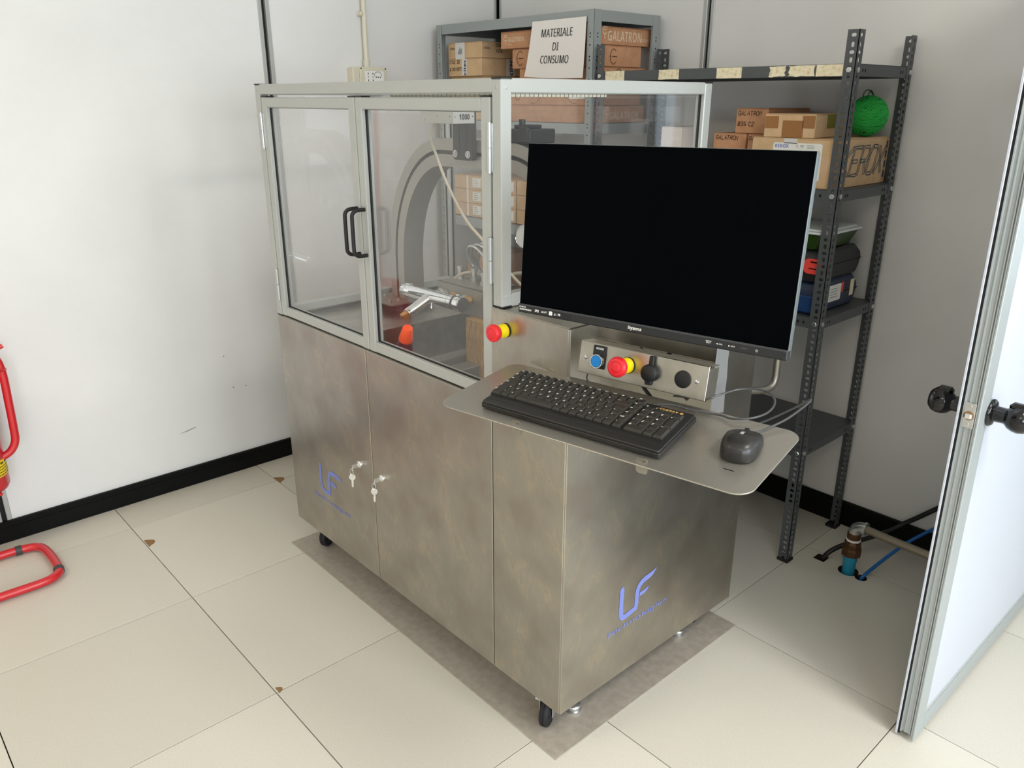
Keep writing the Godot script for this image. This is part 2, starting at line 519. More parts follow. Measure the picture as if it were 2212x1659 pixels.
# brushed stainless sheet with dried wipe marks: tide lines that are sharp on one side and fade on the other
func steel_tex() -> ImageTexture:
	var a := FastNoiseLite.new(); a.seed = 5; a.frequency = 0.006; a.fractal_octaves = 3
	var b := FastNoiseLite.new(); b.seed = 19; b.frequency = 0.0055; b.fractal_octaves = 4; b.domain_warp_enabled = true; b.domain_warp_amplitude = 70.0; b.domain_warp_frequency = 0.008
	var c := FastNoiseLite.new(); c.seed = 12; c.frequency = 0.2; c.fractal_octaves = 2
	var e := FastNoiseLite.new(); e.seed = 31; e.frequency = 0.03; e.fractal_octaves = 4
	var s := 768
	var o := Image.create(s, s, false, Image.FORMAT_RGB8)
	var ia := a.get_seamless_image(s, s); var ib := b.get_seamless_image(s, s); var ic := c.get_seamless_image(s, s); var ie := e.get_seamless_image(s, s)
	for y in s:
		for x in s:
			var va := ia.get_pixel(x, y).r
			var base := lerpf(0.645, 0.715, va) + (ic.get_pixel(x, (y / 8) % s).r - 0.5) * 0.022
			var vb := ib.get_pixel((x * 2 + y / 2) % s, y).r + (ie.get_pixel(x, y).r - 0.5) * 0.10
			var m1 := smoothstep(0.56, 0.575, vb) * (1.0 - smoothstep(0.575, 0.72, vb))
			var m2 := smoothstep(0.36, 0.375, vb) * (1.0 - smoothstep(0.375, 0.46, vb)) * 0.6
			var line := 1.0 - smoothstep(0.0, 0.006, absf(vb - 0.66))
			var k := clampf((m1 + m2) * smoothstep(0.30, 0.62, va) * 0.42 + line * 0.10, 0.0, 0.85)
			var col := Color(base, base * 0.975, base * 0.925)
			col = col.lerp(Color(base * 1.15, base * 1.075, base * 0.925), k)
			col = col.lerp(Color(base * 1.0, base * 0.93, base * 0.86), smoothstep(0.55, 0.9, 1.0 - va) * 0.5)
			o.set_pixel(x, y, col)
	return ImageTexture.create_from_image(o)

const WZ := -0.21
const WX := 2.06
const RX := -4.2
const RZ := 5.6

func room():
	# floor: laid panels of 0.6 m over a dark void
	var m := mb()
	m.bx(RX - 0.2, 4.4, -0.26, -0.16, WZ - 0.4, RZ + 0.3)
	var fl := struct(m, "floor", M.void)
	for i in range(-7, 7):
		for j in range(-1, 10):
			var x0 := maxf(i * 0.6, RX) + 0.0014; var x1 := minf((i + 1) * 0.6, 4.2) - 0.0014
			var z0 := maxf(j * 0.6, WZ - 0.02) + 0.0014; var z1 := minf((j + 1) * 0.6, RZ) - 0.0014
			if x1 - x0 < 0.02 or z1 - z0 < 0.02 or (x0 > WX + 0.1 and (z0 > 4.3 or z1 < 1.7)): continue
			var mt: Material = M["tile%d" % ((i * 7 + j * 5 + 70) % 3)]
			if i == 2 and j == 3:
				pierced_tile(fl, x0, x1, z0, z1, mt); continue
			m = mb()
			var dy := rng.randf_range(-0.0006, 0.0004)
			m.bx(x0, x1, -0.035 + dy, dy, z0, z1, 0.0004)
			put(m, "tile", mt, fl)
	# chipped edges where the brown core of the panel shows
	for c in [[0.612, 0.0, 0.272, 0.0], [1.2, 0.0, 0.0, 0.0]]: pass
	for q in [[Vector2(0.004, 0.155), 0.9], [Vector2(0.60, 0.0), 1.0], [Vector2(0.006, 1.194), 0.45]]:
		m = mb(Transform3D(Basis(Vector3.RIGHT, Vector3.FORWARD, Vector3.UP), Vector3(q[0].x, 0.0, q[0].y)))
		var s: float = q[1]
		var p := PackedVector2Array()
		for e in smooth2([Vector2(0, 0.034), Vector2(0.016, 0.026), Vector2(0.034, 0.008), Vector2(0.026, -0.014), Vector2(0.01, -0.022), Vector2(0, -0.032)], 3): p.append(e * s)
		m.prism(p, 0.0, 0.0009)
		put(m, "chip", M.chip, fl)
	# left wall: laminate panels between aluminium joint strips with a black gap
	m = mb(); m.bx(RX - 0.1, WX + 0.2, -0.05, 2.95, WZ - 0.12, WZ - 0.012)
	var wl := struct(m, "wall_left", M.wall_dark)
	panels_x(wl, [-3.995, -2.785, -1.575, -0.366, 0.85, WX], RX)
	m = mb(); m.bx(WX + 0.012, WX + 0.12, -0.05, 2.95, WZ - 0.12, 2.40)
	m.bx(WX + 0.012, WX + 0.12, 2.12, 2.95, 2.40, 3.40)
	m.bx(WX + 0.012, WX + 0.12, -0.05, 2.95, 3.40, RZ + 0.1)
	var wr := struct(m, "wall_right", M.wall_dark)
	panels_z(wr)
	m = mb(); m.bx(RX - 0.12, RX, -0.05, 2.95, WZ - 0.1, RZ + 0.1)
	struct(m, "wall_end", M.wall)
	# rear wall with two windows
	m = mb()
	m.bx(RX - 0.1, WX + 0.12, -0.05, 0.9, RZ, RZ + 0.2); m.bx(RX - 0.1, WX + 0.12, 2.34, 2.95, RZ, RZ + 0.2)
	m.bx(RX - 0.1, -2.62, 0.9, 2.34, RZ, RZ + 0.2); m.bx(-0.88, -0.32, 0.9, 2.34, RZ, RZ + 0.2); m.bx(1.42, WX + 0.12, 0.9, 2.34, RZ, RZ + 0.2)
	struct(m, "wall_rear", M.wall)
	for k in 2:
		var xa: float = [-2.62, -0.32][k]; var xb: float = [-0.88, 1.42][k]
		m = mb()
		m.bx(xa, xb, 0.9, 0.95, RZ + 0.05, RZ + 0.12, 0.004); m.bx(xa, xb, 2.29, 2.34, RZ + 0.05, RZ + 0.12, 0.004)
		m.bx(xa, xa + 0.05, 0.9, 2.34, RZ + 0.05, RZ + 0.12, 0.004); m.bx(xb - 0.05, xb, 0.9, 2.34, RZ + 0.05, RZ + 0.12, 0.004)
		m.bx((xa + xb) * 0.5 - 0.03, (xa + xb) * 0.5 + 0.03, 0.9, 2.34, RZ + 0.05, RZ + 0.12, 0.004)
		var wf := struct(m, "window_%d" % (k + 1), M.alu)
		m = mb(); m.bx(xa + 0.04, xb - 0.04, 0.94, 2.30, RZ + 0.083, RZ + 0.087)
		put(m, "pane", M.window_glass, wf)
	m = mb(); m.bx(RX - 0.1, WX + 0.2, 2.9, 3.0, WZ - 0.1, RZ + 0.2)
	struct(m, "ceiling", M.ceiling)
	# corridor beyond the doorway
	m = mb()
	m.bx(WX + 0.1, 4.3, -0.05, 2.95, 1.6, 1.7); m.bx(WX + 0.1, 4.3, -0.05, 2.95, 4.3, 4.4); m.bx(4.2, 4.3, -0.05, 2.95, 1.6, 4.4); m.bx(WX + 0.1, 4.3, 2.6, 2.7, 1.6, 4.4)
	struct(m, "wall_corridor", M.wall)
	# skirtings
	m = mb(); m.bx(RX, WX - 0.012, 0.0, 0.075, WZ, WZ + 0.013, 0.003); m.bx(RX, WX - 0.012, 0.06, 0.084, WZ, WZ + 0.017, 0.004)
	struct(m, "baseboard_left", M.black_plinth)
	m = mb(); m.bx(WX - 0.013, WX, 0.0, 0.09, WZ, 2.38, 0.003); m.bx(WX - 0.017, WX, 0.078, 0.1, WZ, 2.38, 0.004)
	struct(m, "baseboard_right", M.black_plinth)
	# scuff and specks on the left wall
	m = mb(face(Vector3(0.33, 0.245, WZ + 0.0006), Vector3.RIGHT, Vector3.UP))
	m.prism(PackedVector2Array([Vector2(-0.035, -0.006), Vector2(0.0, -0.004), Vector2(0.035, 0.004), Vector2(0.034, 0.008), Vector2(0.0, 0.002)]), 0.0, 0.0004)
	put(m, "scuff", std("scuff", hx("a9a6a2"), 0.8), wl)
	for q in [Vector2(0.52, 0.53), Vector2(0.60, 0.38), Vector2(0.545, 0.385)]:
		m = mb(face(Vector3(q.x, q.y, WZ + 0.0006), Vector3.RIGHT, Vector3.UP))
		m.prism(disc(0.0025, 8), 0.0, 0.0004)
		put(m, "speck", M.ink_grey, wl)
	# ceiling light panels (out of the picture, they light the room)
	for q in [Vector3(-1.9, 2.9, 0.9), Vector3(-1.9, 2.9, 3.6), Vector3(0.7, 2.9, 3.6)]:
		var c := thing("ceiling_light", ("square ceiling light panel nearest the left wall" if q.z < 2.0 else "square ceiling light panel at the rear left" if q.x < 0.0 else "square ceiling light panel at the rear right"), "ceiling light", q, Basis(), "ceiling light panels")
		m = mb()
		m.bx(q.x - 0.31, q.x + 0.31, 2.875, 2.9, q.z - 0.31, q.z - 0.29, 0.002); m.bx(q.x - 0.31, q.x + 0.31, 2.875, 2.9, q.z + 0.29, q.z + 0.31, 0.002)
		m.bx(q.x - 0.31, q.x - 0.29, 2.875, 2.9, q.z - 0.29, q.z + 0.29, 0.002); m.bx(q.x + 0.29, q.x + 0.31, 2.875, 2.9, q.z - 0.29, q.z + 0.29, 0.002)
		put(m, "frame", M.alu, c)
		m = mb(); m.bx(q.x - 0.29, q.x + 0.29, 2.885, 2.9, q.z - 0.29, q.z + 0.29)
		put(m, "diffuser", M.lamp_white, c)
		area_light("ceiling_lamp_light", Vector3(q.x, 2.87, q.z), Vector3.DOWN, Vector2(0.58, 0.58), 1.5 if q.x < 0.0 else 3.2, Color(1.0, 0.92, 0.78) if q.x < 0.0 else Color(1.0, 0.98, 0.96))
	open_door()

func pierced_tile(fl: Node, x0: float, x1: float, z0: float, z1: float, mt: Material):
	var c := CSGCombiner3D.new()
	c.name = "tile"
	fl.add_child(c, true)
	var b := CSGBox3D.new()
	b.name = "sheet"; b.size = Vector3(x1 - x0, 0.035, z1 - z0); b.position = Vector3(x0 + x1, -0.035, z0 + z1) * 0.5; b.material = mt
	c.add_child(b)
	for q in [[1.760, 1.978, 0.034], [1.7505, 2.028, 0.02]]:
		var h := CSGCylinder3D.new()
		h.name = "hole"; h.radius = q[2]; h.height = 0.2; h.sides = 28; h.position = Vector3(q[0], 0, q[1]); h.operation = CSGShape3D.OPERATION_SUBTRACTION; h.material = M.mud
		c.add_child(h, true)
	var s := CSGBox3D.new()
	s.name = "slot"; s.size = Vector3(0.042, 0.2, 0.04); s.position = Vector3(1.768, 0, 1.874); s.operation = CSGShape3D.OPERATION_SUBTRACTION; s.material = M.mud
	c.add_child(s)

func panels_x(w: Node, joints: Array, from: float):
	var a := from
	for k in joints.size():
		var b: float = joints[k]
		var m := mb()
		m.bx(a + (0.022 if k > 0 else 0.0), b - 0.022, 0.0, 2.9, WZ - 0.03, WZ, 0.001)
		put(m, "wall_panel", M.wall, w)
		for s in [[-0.024, -0.008], [0.008, 0.024]]:
			if k == joints.size() - 1 and s[0] > 0.0: continue
			m = mb(); m.bx(b + s[0], b + s[1], 0.0, 2.9, WZ - 0.03, WZ + 0.004, 0.002)
			put(m, "joint_strip", M.alu, w)
		a = b

func panels_z(w: Node):
	for q in [[WZ + 0.03, 1.008 - 0.022], [1.008 + 0.022, 2.20 - 0.022], [2.2 + 0.022, 2.36], [3.44, RZ]]:
		var m := mb(); m.bx(WX, WX + 0.03, 0.0, 2.9, q[0], q[1], 0.001)
		put(m, "wall_panel", M.wall, w)
	var m2 := mb(); m2.bx(WX, WX + 0.03, 2.15, 2.9, 2.36, 3.44, 0.001)
	put(m2, "wall_panel", M.wall, w)
	for b in [WZ + 0.008, 1.008, 2.20]:
		for s in [[-0.024, -0.008], [0.008, 0.024]]:
			if b < 0.0 and s[0] < 0.0: continue
			var m := mb(); m.bx(WX - 0.004, WX + 0.03, 0.0, 2.9, b + s[0], b + s[1], 0.002)
			put(m, "joint_strip", M.alu, w)
	for z in [2.36, 3.40]:
		var m := mb(); m.bx(WX - 0.006, WX + 0.13, 0.0, 2.15, z, z + 0.04, 0.003)
		put(m, "door_jamb", M.alu_door, w)
	var m3 := mb(); m3.bx(WX - 0.006, WX + 0.13, 2.11, 2.15, 2.36, 3.44, 0.003)
	put(m3, "door_jamb", M.alu_door, w)

func open_door():
	# the leaf hangs a little out of plumb
	var sh := Transform3D(Basis(Vector3(1, 0, 0), Vector3(-0.040, 1, 0), Vector3(0, 0, 1)), Vector3(1.118, 0.008, 0))
	var W := 0.90
	var m := mb(sh); m.bx(0.010, W - 0.01, 0.02, 2.08, 2.424, 2.4545)
	var d := struct(m, "door_1", M.alu_door, "open door leaf with aluminium edge, white panel and black knobs")
	m = mb(sh); m.bx(0.0, W, 0.0, 2.09, 2.4140, 2.4195, 0.001)
	put(m, "back_panel", M.white_door, d)
	m = mb(sh); m.bx(0.0015, 0.02, 0.002, 2.088, 2.4197, 2.4247, 0.001)
	put(m, "edge_gasket", M.gasket, d)
	# free-edge profile with its ridges
	m = mb(sh)
	m.prism_edge([Vector2(2.4250, 0.001), Vector2(2.4275, 0.001), Vector2(2.4290, 0.0065), Vector2(2.4330, 0.0075), Vector2(2.4345, 0.0035), Vector2(2.4365, 0.0035), Vector2(2.4375, 0.0060), Vector2(2.4455, 0.0060), Vector2(2.4465, 0.0030), Vector2(2.4485, 0.0030), Vector2(2.4495, 0.0075), Vector2(2.4510, 0.0075), Vector2(2.4520, 0.0020), Vector2(2.4546, 0.0020)], 0.012, 2.09)
	put(m, "edge_profile", M.alu_door, d)
	m = mb(sh); m.bx(0.001, 0.058, 0.0, 2.09, 2.4545, 2.4600, 0.0015)
	put(m, "stile", M.alu_door, d)
	m = mb(sh); m.bx(W - 0.058, W, 0.0, 2.09, 2.4545, 2.4600, 0.0015)
	put(m, "stile", M.alu_door, d)
	for y in [[0.0, 0.052], [2.04, 2.09]]:
		m = mb(sh); m.bx(0.058, W - 0.058, y[0], y[1], 2.4545, 2.4600, 0.0015)
		put(m, "rail", M.alu_door, d)
	m = mb(sh); m.bx(0.058, W - 0.058, 0.052, 0.060, 2.4535, 2.4575, 0.0015)
	put(m, "glazing_bead", M.alu, d)
	m = mb(sh); m.bx(0.055, W - 0.055, 0.05, 2.06, 2.4500, 2.4548)
	put(m, "front_panel", M.white_door, d)
	# latch
	m = mb(sh); m.bx(0.0008, 0.006, 0.872, 0.930, 2.4275, 2.4505, 0.0008)
	var lp := put(m, "latch_plate", M.zinc, d)
	m = mb(sh * along(Vector3(0.003, 0.901, 2.439), Vector3(-1, 0, 0))); m.lathe([Vector2(0.0105, 0), Vector2(0.0105, 0.003), Vector2(0.0, 0.003)], 20)
	put(m, "latch_socket", M.chip, lp)
	m = mb(sh); m.bx(-0.009, 0.004, 0.8945, 0.9075, 2.431, 2.447, 0.003)
	put(m, "latch_bolt", M.chrome, lp)
	for y in [0.8805, 0.9215]:
		m = mb(sh * along(Vector3(0.001, y, 2.439), Vector3(-1, 0, 0))); m.lathe([Vector2(0.0038, 0), Vector2(0.0034, 0.0012), Vector2(0.0, 0.0014)], 14)
		put(m, "screw", M.zinc, lp)
	# knobs
	for s in [1.0, -1.0]:
		var z: float = 2.460 if s > 0.0 else 2.4155
		m = mb(sh * along(Vector3(0.068, 0.897, z), Vector3(0, 0, s)))
		m.lathe([Vector2(0.0, 0.0), Vector2(0.031, 0.0), Vector2(0.031, 0.004), Vector2(0.027, 0.008), Vector2(0.018, 0.009), Vector2(0.0175, 0.030), Vector2(0.020, 0.034), Vector2(0.026, 0.040), Vector2(0.030, 0.050), Vector2(0.031, 0.060), Vector2(0.028, 0.071), Vector2(0.021, 0.079), Vector2(0.010, 0.083), Vector2(0.0, 0.084)], 32)
		var kn := put(m, "knob", M.black_gloss, d)
		m = mb(sh * Transform3D(Basis(), Vector3(0.068, 0.897 + 0.026, z + s * 0.052)))
		m.box(Vector3.ZERO, Vector3(0.022, 0.018, 0.034), 0.006)
		put(m, "thumb_rib", M.black_gloss, kn)

# ---------------------------------------------------------------- the test bench
const X0 := 0.436
const X1 := 1.178
const Z0 := 0.522
const Z1 := 1.655
const ZC := 1.867
const YB := 0.108
const YT := 0.872
const YC := 1.105
const YF := 1.590
var bench: Node3D

func bpart(called: String, mat: Material, m: MB, parent: Node = null) -> MeshInstance3D:
	return put(m, called, mat, parent if parent else bench)

func machine():
	var m := mb()
	m.bx(0.405, 1.2022, 0.0006, 0.0034, 0.507, 1.887, 0.0008)
	tag(put(m, "floor_plate", M.floor_sheet), "thin dull metal sheet lying on the floor under the stainless test bench", "floor plate")
	bench = thing("test_bench", "stainless steel test bench on castors with glazed aluminium enclosure and keyboard tray", "test bench", Vector3(0.81, 0.0034, 1.19))
	# cabinet carcass
	m = mb()
	m.bx(X0 + 0.022, X1, YB, YB + 0.02, Z0 + 0.001, ZC - 0.004)
	m.bx(X1 - 0.003, X1, YB, YT, Z0, 1.62, 0.001); m.bx(X0 + 0.022, X1, YB, YT, Z0, Z0 + 0.003, 0.001)
	m.bx(X0 + 0.004, X1, YB, YC - 0.004, 1.621, 1.624)
	bpart("cabinet_shell", M.steel_inner, m)
	for q in [[X0 + 0.003, X0 + 0.05], [X1 - 0.04, X1]]:
		m = mb(); m.bx(q[0], q[1], YT - 0.012, YT, Z0, 1.62, 0.001)
		bpart("basin_rim", M.steel_inner, m)
	# cabinet doors
	cab_door(Z0 + 0.001, 1.0605, true)
	cab_door(1.0635, 1.6165, false)
	# console: front, end, top, rear panels round a dark core
	m = mb(); m.bx(X0 + 0.02, X1 - 0.02, YB + 0.02, YC - 0.02, 1.632, ZC - 0.02)
	bpart("console_core", M.void, m)
	m = mb(); m.bx(X0, X0 + 0.018, YB, YC - 0.0015, 1.6195, ZC - 0.0045, 0.0015)
	bpart("front_panel", M.steel, m)
	m = mb(); m.bx(X0 + 0.0015, X1, YB, YC - 0.0015, ZC - 0.018, ZC, 0.0015)
	var ep := bpart("end_panel", M.steel, m)
	logo_end(ep)
	m = mb(); m.bx(X0, X1, YC - 0.002, YC, 1.6195, ZC - 0.002, 0.0008)
	bpart("console_top", M.steel_plain, m)
	m = mb(); m.bx(X1 - 0.004, X1, YB, YC - 0.002, 1.624, ZC - 0.018, 0.001)
	bpart("rear_panel", M.steel_inner, m)
	# castors and levelling feet
	for q in [[0.475, 1.785], [0.497, 0.615], [1.12, 1.78], [1.12, 0.615]]: castor(q[0], q[1])
	for q in [[0.562, 1.797], [1.03, 1.790], [0.562, 0.60], [1.03, 0.60]]: level_foot(q[0], q[1])
	enclosure()
	basin()
	arch()
	estop(face(Vector3(X0, 1.0595, 1.668), Vector3(0, 0, 1), Vector3(0, 1, 0)), bench, "console_emergency_stop", 0.034)
	# push handle at the back of the end
	m = mb(); m.tube(smooth([Vector3(1.170, 0.777, 1.835), Vector3(1.21, 0.773, 1.853), Vector3(1.245, 0.772, 1.868), Vector3(1.268, 0.780, 1.876), Vector3(1.279, 0.803, 1.878), Vector3(1.280, 0.84, 1.878), Vector3(1.280, 1.03, 1.878), Vector3(1.276, 1.06, 1.876), Vector3(1.255, 1.085, 1.868), Vector3(1.17, 1.09, 1.835)], 5), 0.0105, 14)
	var ph := bpart("push_handle", M.steel_inner, m)
	for y in [0.777, 1.09]:
		m = mb(along(Vector3(1.178, y, 1.838), Vector3(1, 0, 0.3))); m.lathe([Vector2(0, 0), Vector2(0.024, 0), Vector2(0.022, 0.005), Vector2(0.0, 0.006)], 20)
		put(m, "flange", M.zinc, ph)

func cab_door(za: float, zb: float, left: bool):
	var m := mb(); m.bx(X0, X0 + 0.019, YB, YT - 0.0015, za, zb, 0.0016)
	var d := bpart("cabinet_door", M.steel, m)
	var zl: float = 0.989 if left else 1.1126
	var yl: float = 0.484 if left else 0.482
	m = mb(along(Vector3(X0, yl, zl), Vector3(-1, 0, 0)))
	m.lathe([Vector2(0.0, 0.0), Vector2(0.0115, 0.0), Vector2(0.0115, 0.004), Vector2(0.0095, 0.0065), Vector2(0.0055, 0.0075), Vector2(0.0, 0.0078)], 20)
	put(m, "lock", M.chrome, d)
	# bunch of keys hanging from the lock: one in the barrel, a ring, a spare
	m = mb(); m.box(Vector3(X0 - 0.017, yl - 0.001, zl), Vector3(0.022, 0.014, 0.002), 0.0008)
	m.tube(PackedVector3Array([Vector3(X0 - 0.027, yl - 0.004, zl), Vector3(X0 - 0.030, yl - 0.010, zl - 0.002)]), 0.001, 6)
	var ring := PackedVector3Array()
	for k in 20: ring.append(Vector3(X0 - 0.029 + 0.002 * cos(TAU * k / 20.0), yl - 0.020 + 0.012 * sin(TAU * k / 20.0), zl - 0.004 + 0.006 * cos(TAU * k / 20.0)))
	m.tube(ring, 0.0009, 6, true)
	m.xf = face(Vector3(X0 - 0.027, yl - 0.046, zl - 0.006), Vector3(0.72, 0.0, 0.69), Vector3(0.05, 1, -0.05))
	m.prism(disc(0.0105, 14, Vector2(0, 0.008)), -0.0011, 0.0011, 0.0004)
	m.prism(PackedVector2Array([Vector2(-0.0032, -0.001), Vector2(-0.0032, -0.022), Vector2(0.0, -0.027), Vector2(0.0032, -0.023), Vector2(0.0022, -0.017), Vector2(0.0034, -0.012), Vector2(0.0032, -0.001)]), -0.0009, 0.0009)
	put(m, "keys", M.chrome, d)
	if left: logo_door(d)

func thick(m: MB, p: Array, w: float, per := 5):
	m.stroke(smooth2(p, per), w, 0.0)

func logo_end(parent: Node):
	var at := face(Vector3(0, 0, ZC + 0.0006), Vector3.RIGHT, Vector3.UP)
	var m := mb(at)
	thick(m, [Vector2(0.6543, 0.374), Vector2(0.6535, 0.340), Vector2(0.6535, 0.305), Vector2(0.6575, 0.291), Vector2(0.668, 0.2855), Vector2(0.692, 0.2885), Vector2(0.7135, 0.2915)], 0.0160)
	thick(m, [Vector2(0.7155, 0.303), Vector2(0.7160, 0.330), Vector2(0.7185, 0.346), Vector2(0.7285, 0.360), Vector2(0.747, 0.3665)], 0.0160)
	m.prism(PackedVector2Array([Vector2(0.742, 0.3585), Vector2(0.765, 0.3605), Vector2(0.780, 0.3665), Vector2(0.7945, 0.3825), Vector2(0.775, 0.3770), Vector2(0.744, 0.3745)]), 0.0, 0.0002)
	m.prism(PackedVector2Array([Vector2(0.7265, 0.3215), Vector2(0.745, 0.323), Vector2(0.757, 0.3265), Vector2(0.7655, 0.338), Vector2(0.748, 0.334), Vector2(0.7265, 0.3335)]), 0.0, 0.0002)
	put(m, "logo", M.logo_blue, parent)
	text(parent, "Technologies", at * Transform3D(Basis(Vector3(1, 0, 0), Vector3(0.22, 1, 0), Vector3(0, 0, 1)), Vector3(0.7235, 0.2563, 0)), 0.250, 0.0185, M.logo_blue)

func logo_door(parent: Node):
	var at := face(Vector3(X0 - 0.0006, 0, 0), Vector3(0, 0, 1), Vector3.UP)
	var m := mb(at)
	thick(m, [Vector2(0.7265, 0.387), Vector2(0.7245, 0.355), Vector2(0.7245, 0.322), Vector2(0.731, 0.304), Vector2(0.746, 0.297), Vector2(0.765, 0.2975), Vector2(0.7785, 0.2985)], 0.0150)
	thick(m, [Vector2(0.779, 0.309), Vector2(0.7785, 0.345), Vector2(0.7815, 0.366), Vector2(0.7925, 0.380), Vector2(0.809, 0.3835), Vector2(0.852, 0.3795)], 0.0150)
	thick(m, [Vector2(0.793, 0.3435), Vector2(0.806, 0.3425), Vector2(0.820, 0.3395)], 0.0135)
	put(m, "logo", M.logo_blue, parent)
	text(parent, "Technologies", at * Transform3D(Basis(Vector3(1, 0, 0), Vector3(0.22, 1, 0), Vector3(0, 0, 1)), Vector3(0.787, 0.264, 0)), 0.236, 0.0185, M.logo_blue)

func castor(x: float, z: float):
	var m := mb(Transform3D(Basis(Vector3.UP, 0.45), Vector3(x, 0, z)))
	m.box(Vector3(0, 0.098, 0), Vector3(0.055, 0.008, 0.05), 0.002)
	m.bx(-0.014, 0.014, 0.080, 0.095, -0.014, 0.014, 0.003)
	for s in [-1.0, 1.0]: m.bx(-0.011, 0.011, 0.034, 0.086, s * 0.0175 - 0.0015, s * 0.0175 + 0.0015, 0.001)
	var c := bpart("castor", M.zinc, m)
	m = mb(Transform3D(Basis(Vector3.UP, 0.45), Vector3(x, 0, z)) * along(Vector3(0, 0.0425, -0.0135), Vector3(0, 0, 1)))
	m.lathe([Vector2(0.0, 0.0), Vector2(0.016, 0.0), Vector2(0.017, 0.003), Vector2(0.028, 0.003), Vector2(0.034, 0.0015), Vector2(0.0382, 0.005), Vector2(0.039, 0.0115), Vector2(0.037, 0.0125), Vector2(0.037, 0.0145), Vector2(0.039, 0.0155), Vector2(0.0382, 0.022), Vector2(0.034, 0.0255), Vector2(0.028, 0.024), Vector2(0.017, 0.024), Vector2(0.016, 0.027), Vector2(0.0, 0.027)], 30)
	put(m, "wheel", M.rubber, c)

func level_foot(x: float, z: float):
	var m := mb(Transform3D(Basis(), Vector3(x, 0.0034, z)))
	m.lathe([Vector2(0.0, 0.0), Vector2(0.021, 0.0), Vector2(0.0215, 0.003), Vector2(0.0215, 0.006), Vector2(0.0185, 0.008), Vector2(0.0185, 0.012), Vector2(0.0205, 0.0135), Vector2(0.0205, 0.0185), Vector2(0.017, 0.022), Vector2(0.008, 0.024), Vector2(0.0075, 0.034), Vector2(0.005, 0.035), Vector2(0.005, 0.105)], 26)
	bpart("levelling_foot", M.zinc, m)

func profile(m: MB, x0: float, x1: float, y0: float, y1: float, z0: float, z1: float):
	m.bx(x0, x1, y0, y1, z0, z1, 0.0022)

